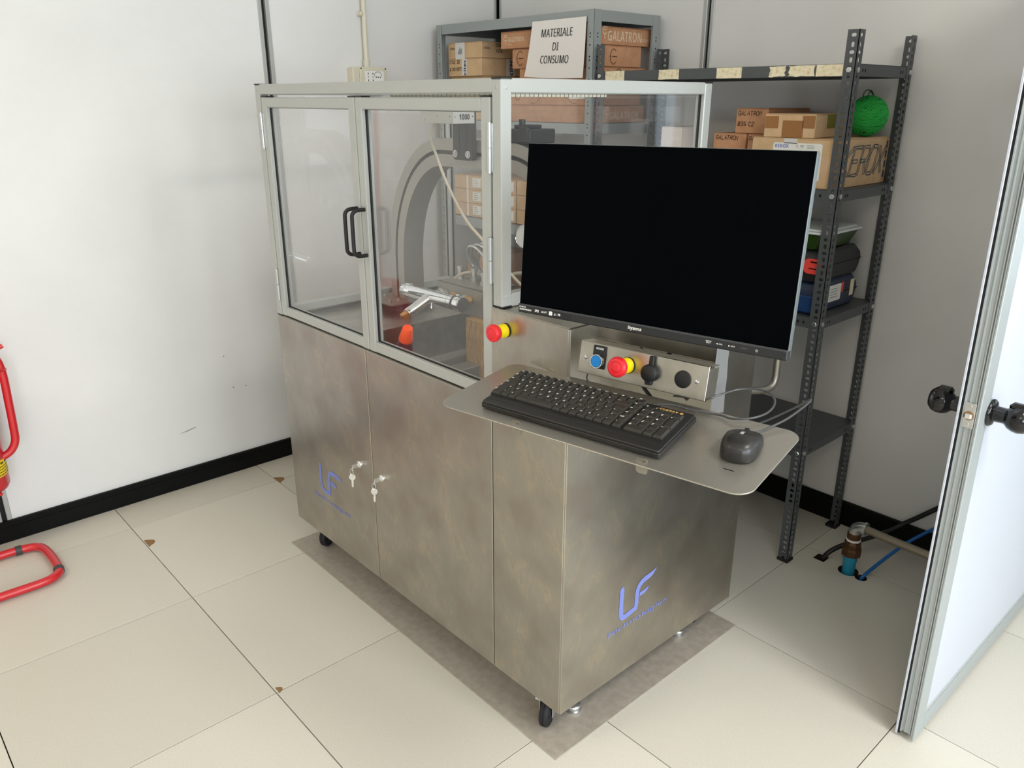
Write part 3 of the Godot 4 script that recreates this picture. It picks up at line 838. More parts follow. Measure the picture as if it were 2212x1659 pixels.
func enclosure():
	var p := 0.030
	var m: MB
	# posts with black caps and grey plugs
	for q in [[X0, Z0, YT], [X0, Z1 - p, YC + 0.0015], [X1 - p, Z0, YT], [X1 - p, Z1 - p, YC + 0.0015]]:
		m = mb(); profile(m, q[0], q[0] + p, q[2] + 0.002, YF - 0.002, q[1], q[1] + p)
		var post := bpart("post", M.alu, m)
		m = mb(); m.bx(q[0] - 0.0006, q[0] + p + 0.0006, YF - 0.002, YF + 0.001, q[1] - 0.0006, q[1] + p + 0.0006, 0.0006)
		put(m, "cap", M.cap_black, post)
		m = mb(); m.bx(q[0] - 0.0004, q[0] + p + 0.0004, q[2] + 0.0002, q[2] + 0.0025, q[1] - 0.0004, q[1] + p + 0.0004, 0.0004)
		put(m, "cap", M.cap_black, post)
		for y in [YF - 0.019, q[2] + 0.025]:
			m = mb(along(Vector3(q[0] + 0.0004, y, q[1] + p * 0.5), Vector3(-1, 0, 0))); m.lathe([Vector2(0.0048, 0), Vector2(0.0042, 0.0008), Vector2(0.0, 0.001)], 14)
			m.xf = along(Vector3(q[0] + p * 0.5, y, q[1] + p - 0.0004), Vector3(0, 0, 1)); m.lathe([Vector2(0.0048, 0), Vector2(0.0042, 0.0008), Vector2(0.0, 0.001)], 14)
			put(m, "plug", std("plug", hx("a9acac"), 0.5), post)
	# rails: top ring, bottom left, bottom back, bottom of the end
	for q in [[X0, X0 + p, YF - p, YF - 0.0005, Z0 + p, Z1 - p], [X1 - p, X1, YF - p, YF - 0.0005, Z0 + p, Z1 - p], [X0 + p, X1 - p, YF - p, YF - 0.0005, Z0, Z0 + p], [X0 + p, X1 - p, YF - p, YF - 0.0005, Z1 - p, Z1],
			[X0 + p, X1 - p, YT + 0.001, YT + 0.028, Z0, Z0 + p], [X1 - p, X1, YT + 0.001, YT + 0.028, Z0 + p, 1.619], [X0 + p, X1 - p, YC + 0.001, YC + 0.031, Z1 - p, Z1]]:
		m = mb(); profile(m, q[0], q[1], q[2], q[3], q[4], q[5])
		bpart("rail", M.alu, m)
	# fixed panes and their gaskets
	var xm := X0 + p * 0.5
	for q in [["left", X0 + p - 0.004, X1 - p + 0.004, YT + 0.024, YF - p + 0.004, Z0 + 0.0125, Z0 + 0.0165], ["back", X1 - p * 0.5 - 0.002, X1 - p * 0.5 + 0.002, YT + 0.024, YF - p + 0.004, Z0 + p - 0.004, Z1 - p + 0.004], ["end", X0 + p - 0.004, X1 - p + 0.004, YC + 0.027, YF - p + 0.004, Z1 - 0.017, Z1 - 0.013]]:
		m = mb(); m.bx(q[1], q[2], q[3], q[4], q[5], q[6])
		bpart("pane", M.acrylic, m)
	var gs := []   # black gasket seen edge-on in the post grooves
	gs.append([X0 + p - 0.0005, X0 + p + 0.0012, YC + 0.03, YF - p, Z1 - 0.019, Z1 - 0.011]); gs.append([X1 - p - 0.0012, X1 - p + 0.0005, YC + 0.03, YF - p, Z1 - 0.019, Z1 - 0.011])
	gs.append([X0 + p - 0.0005, X0 + p + 0.0012, YT + 0.03, YF - p, Z0 + 0.0105, Z0 + 0.0185]); gs.append([X1 - p - 0.0012, X1 - p + 0.0005, YT + 0.03, YF - p, Z0 + 0.0105, Z0 + 0.0185])
	gs.append([X1 - 0.019, X1 - 0.011, YT + 0.03, YF - p, Z0 + p - 0.0005, Z0 + p + 0.0012]); gs.append([X1 - 0.019, X1 - 0.011, YT + 0.03, YF - p, Z1 - p - 0.0012, Z1 - p + 0.0005])
	for e in gs:
		m = mb(); m.bx(e[0], e[1], e[2], e[3], e[4], e[5])
		bpart("gasket", M.gasket, m)
	# the two glazed doors
	glass_door(Z0 + 0.0355, 1.0850, 1.0850 - 0.015, [Z0 + 0.033, [1.5085, 1.4039], [1.0311, 0.9261]])
	glass_door(1.0885, 1.6185, 1.0885 + 0.017, [1.6212, [1.5028, 1.3992], [1.262, 1.1589]])
	# led strips under the top rails
	for q in [[X0 + 0.034, X0 + 0.046, 1.20, 1.615, true], [X0 + 0.04, 0.80, Z1 - 0.046, Z1 - 0.034, false]]:
		m = mb()
		m.bx(q[0], q[1], YF - p - 0.007, YF - p - 0.001, q[2], q[3], 0.001)
		var st := bpart("led_strip", M.led_strip, m)
		m = mb()
		for k in 24:
			if q[4]: m.bx(q[0] - 0.0004, q[1], YF - p - 0.0072, YF - p - 0.001, q[2] + 0.01 + k * 0.0168, q[2] + 0.0108 + k * 0.0168)
			else: m.bx(q[0] + 0.004 + k * 0.0135, q[0] + 0.0055 + k * 0.0135, YF - p - 0.0072, YF - p - 0.001, q[2], q[3] + 0.0004)
		tag(put(m, "strip_marks", M.ink_grey, st), "", "", "", "stuff")

func glass_door(za: float, zb: float, zh: float, hinge: Array):
	var p := 0.030
	var ya := YT + 0.005; var yb := 1.5535
	var xb := X0 + p
	var m := mb()
	# outer rail ring is the door frame: two stiles and two rails
	var d := bpart("glazed_door", M.alu, one(X0, xb, ya, yb, za, za + p))
	put(one(X0, xb, ya, yb, zb - p, zb), "stile", M.alu, d)
	put(one(X0, xb, yb - p, yb - 0.0015, za + p, zb - p), "rail", M.alu, d)
	put(one(X0, xb, ya + 0.0015, ya + p, za + p, zb - p), "rail", M.alu, d)
	m = mb(); m.bx(X0 + 0.013, X0 + 0.017, ya + p - 0.004, yb - p + 0.004, za + p - 0.004, zb - p + 0.004)
	put(m, "pane", M.acrylic, d)
	m = mb()
	for z in [za + p, zb - p]: m.bx(X0 + 0.011, X0 + 0.019, ya + p, yb - p, z - 0.0012, z + 0.0012)
	for y in [ya + p, yb - p]: m.bx(X0 + 0.011, X0 + 0.019, y - 0.0012, y + 0.0012, za + p, zb - p)
	put(m, "gasket", M.gasket, d)
	for z in [za, zb - p]:
		m = mb(); m.bx(X0 - 0.0004, xb, yb - 0.0005, yb + 0.0022, z, z + p, 0.0006)
		put(m, "cap", M.cap_black, d)
	# black bow handle
	m = mb()
	m.tube(smooth([Vector3(X0 + 0.001, 1.272, zh), Vector3(X0 - 0.018, 1.272, zh), Vector3(X0 - 0.030, 1.270, zh), Vector3(X0 - 0.0385, 1.262, zh), Vector3(X0 - 0.040, 1.248, zh), Vector3(X0 - 0.040, 1.21, zh), Vector3(X0 - 0.040, 1.174, zh), Vector3(X0 - 0.0385, 1.160, zh), Vector3(X0 - 0.030, 1.152, zh), Vector3(X0 - 0.018, 1.150, zh), Vector3(X0 + 0.001, 1.150, zh)], 5), 0.0052, 12)
	put(m, "handle", M.cap_black, d)
	for q in [hinge[1], hinge[2]]:
		m = mb()
		var ymid: float = (q[0] + q[1]) * 0.5
		m.tube(PackedVector3Array([Vector3(X0 - 0.004, q[1], hinge[0]), Vector3(X0 - 0.004, ymid - 0.0006, hinge[0])]), 0.0048, 14)
		m.tube(PackedVector3Array([Vector3(X0 - 0.004, ymid + 0.0006, hinge[0]), Vector3(X0 - 0.004, q[0], hinge[0])]), 0.0048, 14)
		m.bx(X0 - 0.001, X0 + 0.001, q[1] + 0.002, q[0] - 0.002, hinge[0] - 0.008, hinge[0] + 0.008)
		put(m, "hinge", M.zinc, d)

func one(x0: float, x1: float, y0: float, y1: float, z0: float, z1: float) -> MB:
	var m := mb(); profile(m, x0, x1, y0, y1, z0, z1)
	return m

func basin():
	var m := mb()
	m.bx(X0 + 0.025, X1 - 0.01, 0.715, 0.720, Z0 + 0.01, 1.618)
	m.bx(X0 + 0.022, X0 + 0.025, 0.715, YT - 0.003, Z0 + 0.01, 1.618); m.bx(X1 - 0.013, X1 - 0.010, 0.715, YT - 0.003, Z0 + 0.01, 1.618)
	bpart("basin", M.steel_inner, m)
	m = mb(); m.bx(X0 + 0.03, X1 - 0.02, 0.72, 0.860, Z0 + 0.012, 0.888, 0.0015)
	bpart("platform", M.steel_plain, m)
	for q in [[1.035, 1.085, 0.790], [1.105, 1.165, 0.775], [1.20, 1.30, 0.735]]:
		m = mb(); m.bx(X0 + 0.03, X1 - 0.02, 0.72, q[2], q[0], q[1], 0.002)
		bpart("cross_rail", M.steel_inner, m)
	# fitting block with connectors
	m = mb()
	m.bx(0.800, 0.806, 0.915, 1.0, 0.93, 1.157, 0.001); m.bx(0.800, 0.94, 0.996, 1.0, 0.93, 1.157, 0.001); m.bx(0.80, 0.94, 0.915, 1.0, 1.153, 1.157, 0.001); m.bx(0.80, 0.94, 0.915, 0.919, 0.93, 1.157, 0.001)
	var fb := bpart("fitting_block", M.steel_arch, m)
	for q in [[0.955, 0.018], [1.015, 0.013], [1.075, 0.016]]:
		m = mb(along(Vector3(0.80, 0.962, q[0]), Vector3(-1, 0, 0)))
		m.lathe([Vector2(0.0, 0.0), Vector2(q[1], 0.0), Vector2(q[1], 0.008), Vector2(q[1] * 0.7, 0.009), Vector2(q[1] * 0.7, 0.022), Vector2(q[1] * 0.5, 0.024), Vector2(0, 0.024)], 12)
		put(m, "connector", M.zinc if q[0] != 1.015 else M.brass, fb)
	for q in [[0.87, 0.96], [0.88, 1.02], [0.86, 1.09], [0.90, 1.13]]:
		m = mb(Transform3D(Basis(), Vector3(q[0], 1.0, q[1])))
		m.lathe([Vector2(0.013, 0.0), Vector2(0.013, 0.01), Vector2(0.008, 0.012), Vector2(0.008, 0.03), Vector2(0.011, 0.031), Vector2(0.011, 0.042), Vector2(0.0, 0.043)], 10)
		put(m, "valve", M.zinc, fb)
	m = mb(); m.bx(0.775, 0.845, 0.720, 0.914, 1.100, 1.178, 0.002)
	tag(put(m, "wooden_block", M.wood), "upright golden brown wooden block under the steel fitting block in the basin", "wooden block")
	# pressure gauges behind the fitting block
	for q in [[1.0, 1.142, 1.128, 0.038], [1.02, 1.15, 1.235, 0.036]]:
		m = mb(along(Vector3(q[0] + 0.02, q[1], q[2]), Vector3(-1, 0, 0.25)))
		m.lathe([Vector2(0.0, 0.0), Vector2(q[3] * 0.92, 0.0), Vector2(q[3], 0.004), Vector2(q[3], 0.028), Vector2(q[3] * 0.93, 0.031), Vector2(q[3] * 0.88, 0.029), Vector2(q[3] * 0.88, 0.027)], 32)
		var ga := bpart("pressure_gauge", M.chrome, m)
		m = mb(along(Vector3(q[0] + 0.02, q[1], q[2]), Vector3(-1, 0, 0.25)) * Transform3D(Basis(), Vector3(0, 0.0268, 0)))
		m.lathe([Vector2(q[3] * 0.9, 0.0), Vector2(0.0, 0.0004)], 28)
		put(m, "dial", M.label_paper, ga)
		m = mb(); m.tube(PackedVector3Array([Vector3(q[0] + 0.015, q[1] - q[3], q[2]), Vector3(q[0] + 0.015, 0.86, q[2])]), 0.006, 10)
		put(m, "stem", M.zinc, ga)
	# coiled braided hose and thin lines
	m = mb()
	for k in 4:
		var r := 0.042 + 0.004 * k
		var ring := PackedVector3Array()
		for i in 36: ring.append(Vector3(0.90 + 0.012 * k - 0.02 * sin(TAU * i / 36.0), 1.062 + r * 1.15 * sin(TAU * i / 36.0 + 0.2 * k), 1.012 + 0.006 * k + r * cos(TAU * i / 36.0)))
		m.tube(ring, 0.0052, 10, true)
	bpart("braided_hose", M.zinc, m)
	m = mb(); m.tube(smooth([Vector3(0.90, 1.02, 1.05), Vector3(0.88, 1.025, 1.0), Vector3(0.86, 1.01, 0.96), Vector3(0.86, 0.97, 0.93), Vector3(0.90, 0.93, 0.90)], 6), 0.005, 10)
	bpart("hose", M.cable_beige, m)
	m = mb(); m.tube(smooth([Vector3(0.88, 1.02, 1.16), Vector3(0.90, 1.05, 1.2), Vector3(0.95, 1.04, 1.28), Vector3(0.98, 0.98, 1.33)], 6), 0.006, 10)
	bpart("hose", M.cable_beige, m)
	m = mb(); m.tube(smooth([Vector3(0.95, 1.29, 1.30), Vector3(0.93, 1.23, 1.275), Vector3(0.93, 1.16, 1.24)], 6), 0.0035, 8)
	bpart("hose", M.cable_beige, m)
	m = mb(); m.tube(smooth([Vector3(0.95, 1.29, 1.27), Vector3(0.93, 1.23, 1.30), Vector3(0.94, 1.13, 1.36)], 6), 0.0035, 8)
	bpart("hose", M.cable_beige, m)
	m = mb(); m.tube(smooth([Vector3(0.75, 1.487, 1.006), Vector3(0.735, 1.462, 1.010), Vector3(0.72, 1.4347, 1.0297), Vector3(0.70, 1.3965, 1.078), Vector3(0.68, 1.3265, 1.1501), Vector3(0.66, 1.2413, 1.254), Vector3(0.66, 1.1923, 1.3272), Vector3(0.67, 1.12, 1.42), Vector3(0.75, 1.0, 1.48), Vector3(0.85, 0.80, 1.50)], 7), 0.0042, 10)
	bpart("sensor_cable", M.cable_beige, m)
	m = mb(); m.tube(smooth([Vector3(X0 + 0.034, 1.555, Z1 - 0.034), Vector3(X0 + 0.040, 1.530, Z1 - 0.036), Vector3(X0 + 0.046, 1.50, Z1 - 0.038), Vector3(X0 + 0.043, 1.465, Z1 - 0.036), Vector3(X0 + 0.034, 1.43, Z1 - 0.033)], 6), 0.0032, 8)
	bpart("led_cable", M.cable_grey, m)

func arch_outer() -> Array:
	var o := []   # [point (z, y), outward normal], from the left foot over the crown to the right foot
	o.append([Vector2(0.618, 0.885), Vector2(-1, 0)])
	o.append([Vector2(0.618, 0.96), Vector2(-1, 0)])
	for k in 19:
		var t := deg_to_rad(180.0 - 90.0 * k / 18.0)
		o.append([Vector2(0.930 + 0.312 * cos(t), 1.020 + 0.4155 * sin(t)), Vector2(cos(t) / 0.312, sin(t) / 0.4155).normalized()])
	for k in 19:
		var t := deg_to_rad(90.0 - 90.0 * k / 18.0)
		o.append([Vector2(1.240 + 0.312 * cos(t), 1.020 + 0.4155 * sin(t)), Vector2(cos(t) / 0.312, sin(t) / 0.4155).normalized()])
	o.append([Vector2(1.552, 0.96), Vector2(1, 0)])
	o.append([Vector2(1.552, 0.885), Vector2(1, 0)])
	return o

func arch():
	var o := arch_outer()
	var m := mb()
	var xa := 0.83; var xb := 0.912
	var at := func(i, off, x): return Vector3(x, o[i][0].y - o[i][1].y * off, o[i][0].x - o[i][1].x * off)
	for i in o.size() - 1:
		var j := i + 1
		var n3: Vector3 = Vector3(0, o[i][1].y, o[i][1].x); var n4 := Vector3(0, o[j][1].y, o[j][1].x)
		for q in [[0.0, 0.034], [0.046, 0.082]]:
			m.quad(at.call(i, q[0], xa), at.call(j, q[0], xa), at.call(j, q[1], xa), at.call(i, q[1], xa), Vector3(-1, 0, 0))
		m.quad4(at.call(i, 0.034, xa), at.call(j, 0.034, xa), at.call(j, 0.034, xa + 0.012), at.call(i, 0.034, xa + 0.012), -n3, -n4, -n4, -n3)
		m.quad4(at.call(i, 0.046, xa), at.call(j, 0.046, xa), at.call(j, 0.046, xa + 0.012), at.call(i, 0.046, xa + 0.012), n3, n4, n4, n3)
		m.quad(at.call(i, 0.0, xb), at.call(j, 0.0, xb), at.call(j, 0.082, xb), at.call(i, 0.082, xb), Vector3(1, 0, 0))
		m.quad4(at.call(i, 0.0, xa), at.call(j, 0.0, xa), at.call(j, 0.0, xb), at.call(i, 0.0, xb), n3, n4, n4, n3)
		m.quad4(at.call(i, 0.082, xa), at.call(j, 0.082, xa), at.call(j, 0.082, xb), at.call(i, 0.082, xb), -n3, -n4, -n4, -n3)
	var ar := bpart("arch", M.steel_arch, m)
	m = mb()
	for i in o.size() - 1:
		m.quad(at.call(i, 0.033, xa + 0.011), at.call(i + 1, 0.033, xa + 0.011), at.call(i + 1, 0.047, xa + 0.011), at.call(i, 0.047, xa + 0.011), Vector3(-1, 0, 0))
	put(m, "slot", std("slot_dark", hx("3a3836"), 0.6), ar)
	for zz in [[0.585, 0.745], [1.43, 1.585]]:
		m = mb(Transform3D(Basis(Vector3(0, 0, 1), Vector3(1, 0, 0), Vector3(0, 1, 0)), Vector3.ZERO))
		m.prism(rrect(zz[1] - zz[0], 0.20, 0.02, 4, Vector2((zz[0] + zz[1]) * 0.5, 0.84)), 0.886, 0.892, 0.001)
		var fo := put(m, "foot_plate", M.steel_inner, ar)
		for x in [0.765, 0.80]:
			for z in [zz[0] + 0.03, zz[1] - 0.045]:
				m = mb(Transform3D(Basis(), Vector3(x, 0.891, z))); m.lathe([Vector2(0.006, 0), Vector2(0.006, 0.007), Vector2(0.003, 0.0075), Vector2(0.0, 0.006)], 12)
				put(m, "bolt", M.zinc, fo)
		m = mb(); m.bx(0.76, 0.92, 0.860 if zz[0] < 1.0 else 0.72, 0.886, zz[0] + 0.02, zz[1] - 0.02, 0.001)
		put(m, "foot_block", M.black_plastic, ar)
	# bracket and plate marked 1000
	m = mb(face(Vector3(0.829, 0, 0), Vector3(0, 0, 1), Vector3.UP)); m.prism(rrect(0.086, 0.150, 0.010, 4, Vector2(1.0595, 1.4535)), 0.0, 0.022, 0.002)
	m.bx(1.045, 1.049, 1.40, 1.50, 0.021, 0.0235); m.bx(1.078, 1.082, 1.40, 1.50, 0.021, 0.0235)
	var br := bpart("sensor_bracket", std("anodised_black", hx("202224"), 0.45, 0.2), m)
	for z in [1.030, 1.089]:
		m = mb(along(Vector3(0.8065, 1.396, z), Vector3(-1, 0, 0))); m.lathe([Vector2(0.0, 0.0), Vector2(0.0105, 0.0), Vector2(0.0105, 0.0015), Vector2(0.0065, 0.0018), Vector2(0.0065, 0.006), Vector2(0.0035, 0.0065), Vector2(0.003, 0.004), Vector2(0.0, 0.004)], 18)
		put(m, "bolt", M.zinc, br)
	m = mb(); m.bx(0.700, 0.775, 1.4845, 1.523, 1.007, 1.159, 0.0008)
	var sp := bpart("marker_plate", M.alu, m)
	text(sp, "1000", face(Vector3(0.7385, 1.502, 1.1597), Vector3.RIGHT, Vector3.UP), 0.036, 0.0145, M.ink, "bold")
	for q in [[0.706, 1.502], [0.768, 1.503]]:
		m = mb(along(Vector3(q[0], q[1], 1.159), Vector3(0, 0, 1))); m.lathe([Vector2(0.0018, 0), Vector2(0.0, 0.0006)], 8)
		put(m, "pin", M.ink, sp)
	for q in [[1.028, 1.4925], [1.087, 1.503], [1.142, 1.503]]:
		m = mb(along(Vector3(0.70, q[1], q[0]), Vector3(-1, 0, 0))); m.lathe([Vector2(0.0018, 0), Vector2(0.0, 0.0006)], 8)
		put(m, "pin", M.ink, sp)
	m = mb(); m.bx(0.775, 0.83, 1.4845, 1.515, 1.02, 1.10, 0.002)
	put(m, "neck", M.black_plastic, br)
	m = mb(); m.bx(0.82, 0.92, 1.434, 1.472, 1.245, 1.335, 0.004); m.bx(0.84, 0.90, 1.472, 1.482, 1.25, 1.30, 0.002); m.bx(0.815, 0.825, 1.438, 1.478, 1.295, 1.330, 0.002)
	m.tube(PackedVector3Array([Vector3(0.86, 1.48, 1.262), Vector3(0.86, 1.496, 1.262)]), 0.009, 12)
	bpart("clamp", M.black_plastic, m)

func estop(at: Transform3D, parent: Node, called: String, reach: float):
	var fr := at * along(Vector3.ZERO, Vector3(0, 0, 1))
	var m := mb(fr); m.lathe([Vector2(0.0165, 0.0), Vector2(0.0165, 0.003), Vector2(0.0, 0.003)], 28)
	var c := put(m, called, M.cap_black, parent)
	m = mb(fr); m.lathe([Vector2(0.0158, 0.002), Vector2(0.0158, 0.013), Vector2(0.0145, 0.016), Vector2(0.0150, reach - 0.006), Vector2(0.012, reach - 0.004)], 28)
	put(m, "yellow_collar", M.yellow_plastic, c)
	m = mb(fr)
	m.lathe([Vector2(0.0125, reach - 0.010), Vector2(0.016, reach - 0.009), Vector2(0.0195, reach - 0.002), Vector2(0.0202, reach + 0.004), Vector2(0.0188, reach + 0.0085), Vector2(0.015, reach + 0.0105), Vector2(0.0115, reach + 0.0108), Vector2(0.0108, reach + 0.0098), Vector2(0.010, reach + 0.0108), Vector2(0.005, reach + 0.0116), Vector2(0.0, reach + 0.0118)], 36)
	put(m, "red_button", M.red_plastic, c)

# ---------------------------------------------------------------- bracket, button box, tray, monitor, keyboard, mouse
var SF: Transform3D   # station frame: x to the operator's right, y up, z towards the operator
var TR: Transform3D   # tray plane

func station():
	SF = Transform3D(Basis(Vector3.UP, deg_to_rad(-80.0)), Vector3.ZERO)
	TR = Transform3D(Basis.from_euler(Vector3(deg_to_rad(-85.0), deg_to_rad(-80.0), 0)), Vector3(0.319, 0.986, 2.020))
	var m := mb(SF)
	m.bx(1.925, 2.198, 1.067, 1.345, -0.193, -0.190, 0.001)
	m.bx(1.925, 1.928, 0.945, 1.345, -0.248, -0.190, 0.001); m.bx(2.195, 2.198, 0.945, 1.345, -0.248, -0.190, 0.001)
	m.bx(1.925, 2.198, 1.342, 1.345, -0.248, -0.190, 0.001)
	var br := bpart("bracket", M.steel_plain, m)
	m = mb(SF); m.bx(1.928, 2.195, 0.945, 1.34, -0.247, -0.243)
	put(m, "bracket_back", M.steel_inner, br)
	m = mb(SF); m.bx(2.0, 2.13, 1.255, 1.385, -0.190, -0.135, 0.003); m.bx(2.04, 2.20, 1.27, 1.36, -0.14, -0.078, 0.004)
	put(m, "monitor_mount", M.black_plastic, br)
	# loose cables inside the opening
	m = mb(SF)
	m.tube(smooth([Vector3(2.02, 1.07, -0.22), Vector3(2.03, 1.035, -0.20), Vector3(2.05, 1.0, -0.17), Vector3(2.09, 0.985, -0.14)], 5), 0.004, 8)
	put(m, "cable", M.cable_black, br)
	m = mb(SF)
	m.tube(smooth([Vector3(2.09, 1.07, -0.215), Vector3(2.10, 1.05, -0.18), Vector3(2.12, 1.03, -0.15), Vector3(2.17, 1.0, -0.14)], 5), 0.005, 8)
	put(m, "cable", M.cable_black, br)
	# peeling protective film on the side of the bracket
	m = mb(SF * Transform3D(Basis(Vector3(0, 0, 1), Vector3(0, 1, 0), Vector3(-1, 0, 0)), Vector3(2.1985, 0, 0)))
	var ed := PackedVector2Array([Vector2(-0.186, 0.948), Vector2(-0.183, 1.0), Vector2(-0.184, 1.05), Vector2(-0.1885, 1.11), Vector2(-0.1885, 1.30)])
	for q in [Vector2(-0.249, 1.30), Vector2(-0.2475, 1.12), Vector2(-0.250, 1.085), Vector2(-0.2475, 1.06), Vector2(-0.251, 1.02), Vector2(-0.2485, 0.99), Vector2(-0.2505, 0.945), Vector2(-0.22, 0.953)]: ed.append(q)
	m.prism(ed, -0.0012, -0.0004)
	put(m, "protective_film", M.film, br)
	button_box()
	# tray
	m = mb(TR)
	m.prism(rrect(0.645, 0.250, 0.032, 7, Vector2(0.0375, 0.025)), -0.0025, 0.0, 0.0006)
	var tr := bpart("keyboard_tray", M.steel_top, m)
	for x in [-0.0955, 0.170]:
		m = mb(TR * Transform3D(Basis(Vector3(1, 0, 0), Vector3(0, 0, 1), Vector3(0, -1, 0)), Vector3(x, -0.085, 0)))
		m.prism(rrect(0.022, 0.030, 0.006, 4, Vector2(0, -0.009)), -0.001, 0.001)
		put(m, "hook", M.steel_inner, tr)
		m = mb(TR); m.box(Vector3(x + 0.004, -0.082, 0.0002), Vector3(0.002, 0.012, 0.0004))
		put(m, "slit", M.void, tr)
	m = mb(TR); m.box(Vector3(0.302, -0.036, 0.0002), Vector3(0.018, 0.002, 0.0004))
	put(m, "slit", M.void, tr)
	for q in [[0.02, 0.13], [0.13, 0.13]]:
		m = mb(TR); m.bx(q[0] - 0.018, q[0] + 0.018, 0.095, 0.155, -0.012, -0.002, 0.001)
		put(m, "tray_arm", M.steel_inner, tr)
	m = mb(); m.tube(smooth([TR * Vector3(-0.085, 0.150, -0.004), TR * Vector3(-0.088, 0.146, 0.008), TR * Vector3(-0.083, 0.148, 0.025), TR * Vector3(-0.078, 0.155, 0.045)], 5), 0.0016, 8)
	put(m, "earth_wire", M.cable_grey, tr)
	monitor()
	keyboard()
	mouse()

func button_box():
	var F := SF * Transform3D(Basis(Vector3.RIGHT, deg_to_rad(-10.0)), Vector3(2.0895, 1.0585, -0.088))
	var m := mb(F)
	m.bx(-0.139, 0.139, -0.0325, 0.0325, -0.002, 0.0, 0.0008)
	m.bx(-0.139, 0.139, 0.0310, 0.0330, -0.045, -0.0005, 0.0008); m.bx(-0.139, 0.139, -0.0330, -0.0310, -0.045, -0.0005, 0.0008)
	m.bx(-0.139, -0.137, -0.028, 0.028, -0.045, -0.0005, 0.0006); m.bx(0.137, 0.139, -0.028, 0.028, -0.045, -0.0005, 0.0006)
	var b := bpart("button_box", M.steel_plain, m)
	for y in [-0.031, 0.031]:
		m = mb(F); m.box(Vector3(0.1375, y, -0.0035), Vector3(0.0045, 0.004, 0.0045))
		put(m, "corner_notch", M.void, b)
	for x in [-0.1235, 0.1185]:
		m = mb(F * along(Vector3(x, 0.0, 0.0), Vector3(0, 0, 1))); m.lathe([Vector2(0.0042, 0), Vector2(0.0038, 0.0018), Vector2(0.0020, 0.0026), Vector2(0.0, 0.0028)], 16)
		put(m, "screw", M.zinc, b)
	m = mb(F); m.prism(rrect(0.030, 0.046, 0.002, 2, Vector2(-0.0925, 0.006)), 0.0, 0.0022, 0.0004)
	var tg := put(m, "label_holder", M.black_plastic, b)
	text(tg, "REARM", F * Transform3D(Basis(), Vector3(-0.0925, 0.0232, 0.0024)), 0.0165, 0.0042, M.legend, "bold")
	m = mb(F * along(Vector3(-0.0935, -0.002, 0.0), Vector3(0, 0, 1)))
	m.lathe([Vector2(0.0148, 0.0), Vector2(0.0148, 0.008), Vector2(0.0138, 0.0105), Vector2(0.0122, 0.0105), Vector2(0.0122, 0.008)], 30)
	var bb := put(m, "push_button", M.chrome, b)
	m = mb(F * along(Vector3(-0.0935, -0.002, 0.0), Vector3(0, 0, 1)))
	m.lathe([Vector2(0.0121, 0.006), Vector2(0.0121, 0.0095), Vector2(0.0108, 0.0115), Vector2(0.0, 0.0118)], 28)
	put(m, "blue_cap", M.blue_plastic, bb)
	estop(F * Transform3D(Basis(), Vector3(-0.028, 0.002, 0.0)), bench, "box_emergency_stop", 0.037)
	# rubber-capped socket and blanking plug
	m = mb(F * along(Vector3(0.0245, -0.0015, 0.0), Vector3(0, 0, 1)))
	m.lathe([Vector2(0.0172, 0.0), Vector2(0.0172, 0.005), Vector2(0.0165, 0.007), Vector2(0.0165, 0.013), Vector2(0.0145, 0.0155), Vector2(0.0, 0.016)], 30)
	m.xf = F
	m.prism(rrect(0.010, 0.030, 0.003, 3, Vector2(0.0250, 0.0165)), 0.004, 0.0085, 0.0012)
	m.prism(rrect(0.014, 0.016, 0.003, 3, Vector2(0.0225, -0.018)), 0.0, 0.006, 0.0012)
	put(m, "capped_socket", M.cap_black, b)
	m = mb(F * along(Vector3(0.0905, -0.0008, 0.0), Vector3(0, 0, 1)))
	m.lathe([Vector2(0.0168, 0.0), Vector2(0.0164, 0.0024), Vector2(0.014, 0.0035), Vector2(0.0, 0.0038)], 30)
	put(m, "blanking_plug", M.cap_black, b)

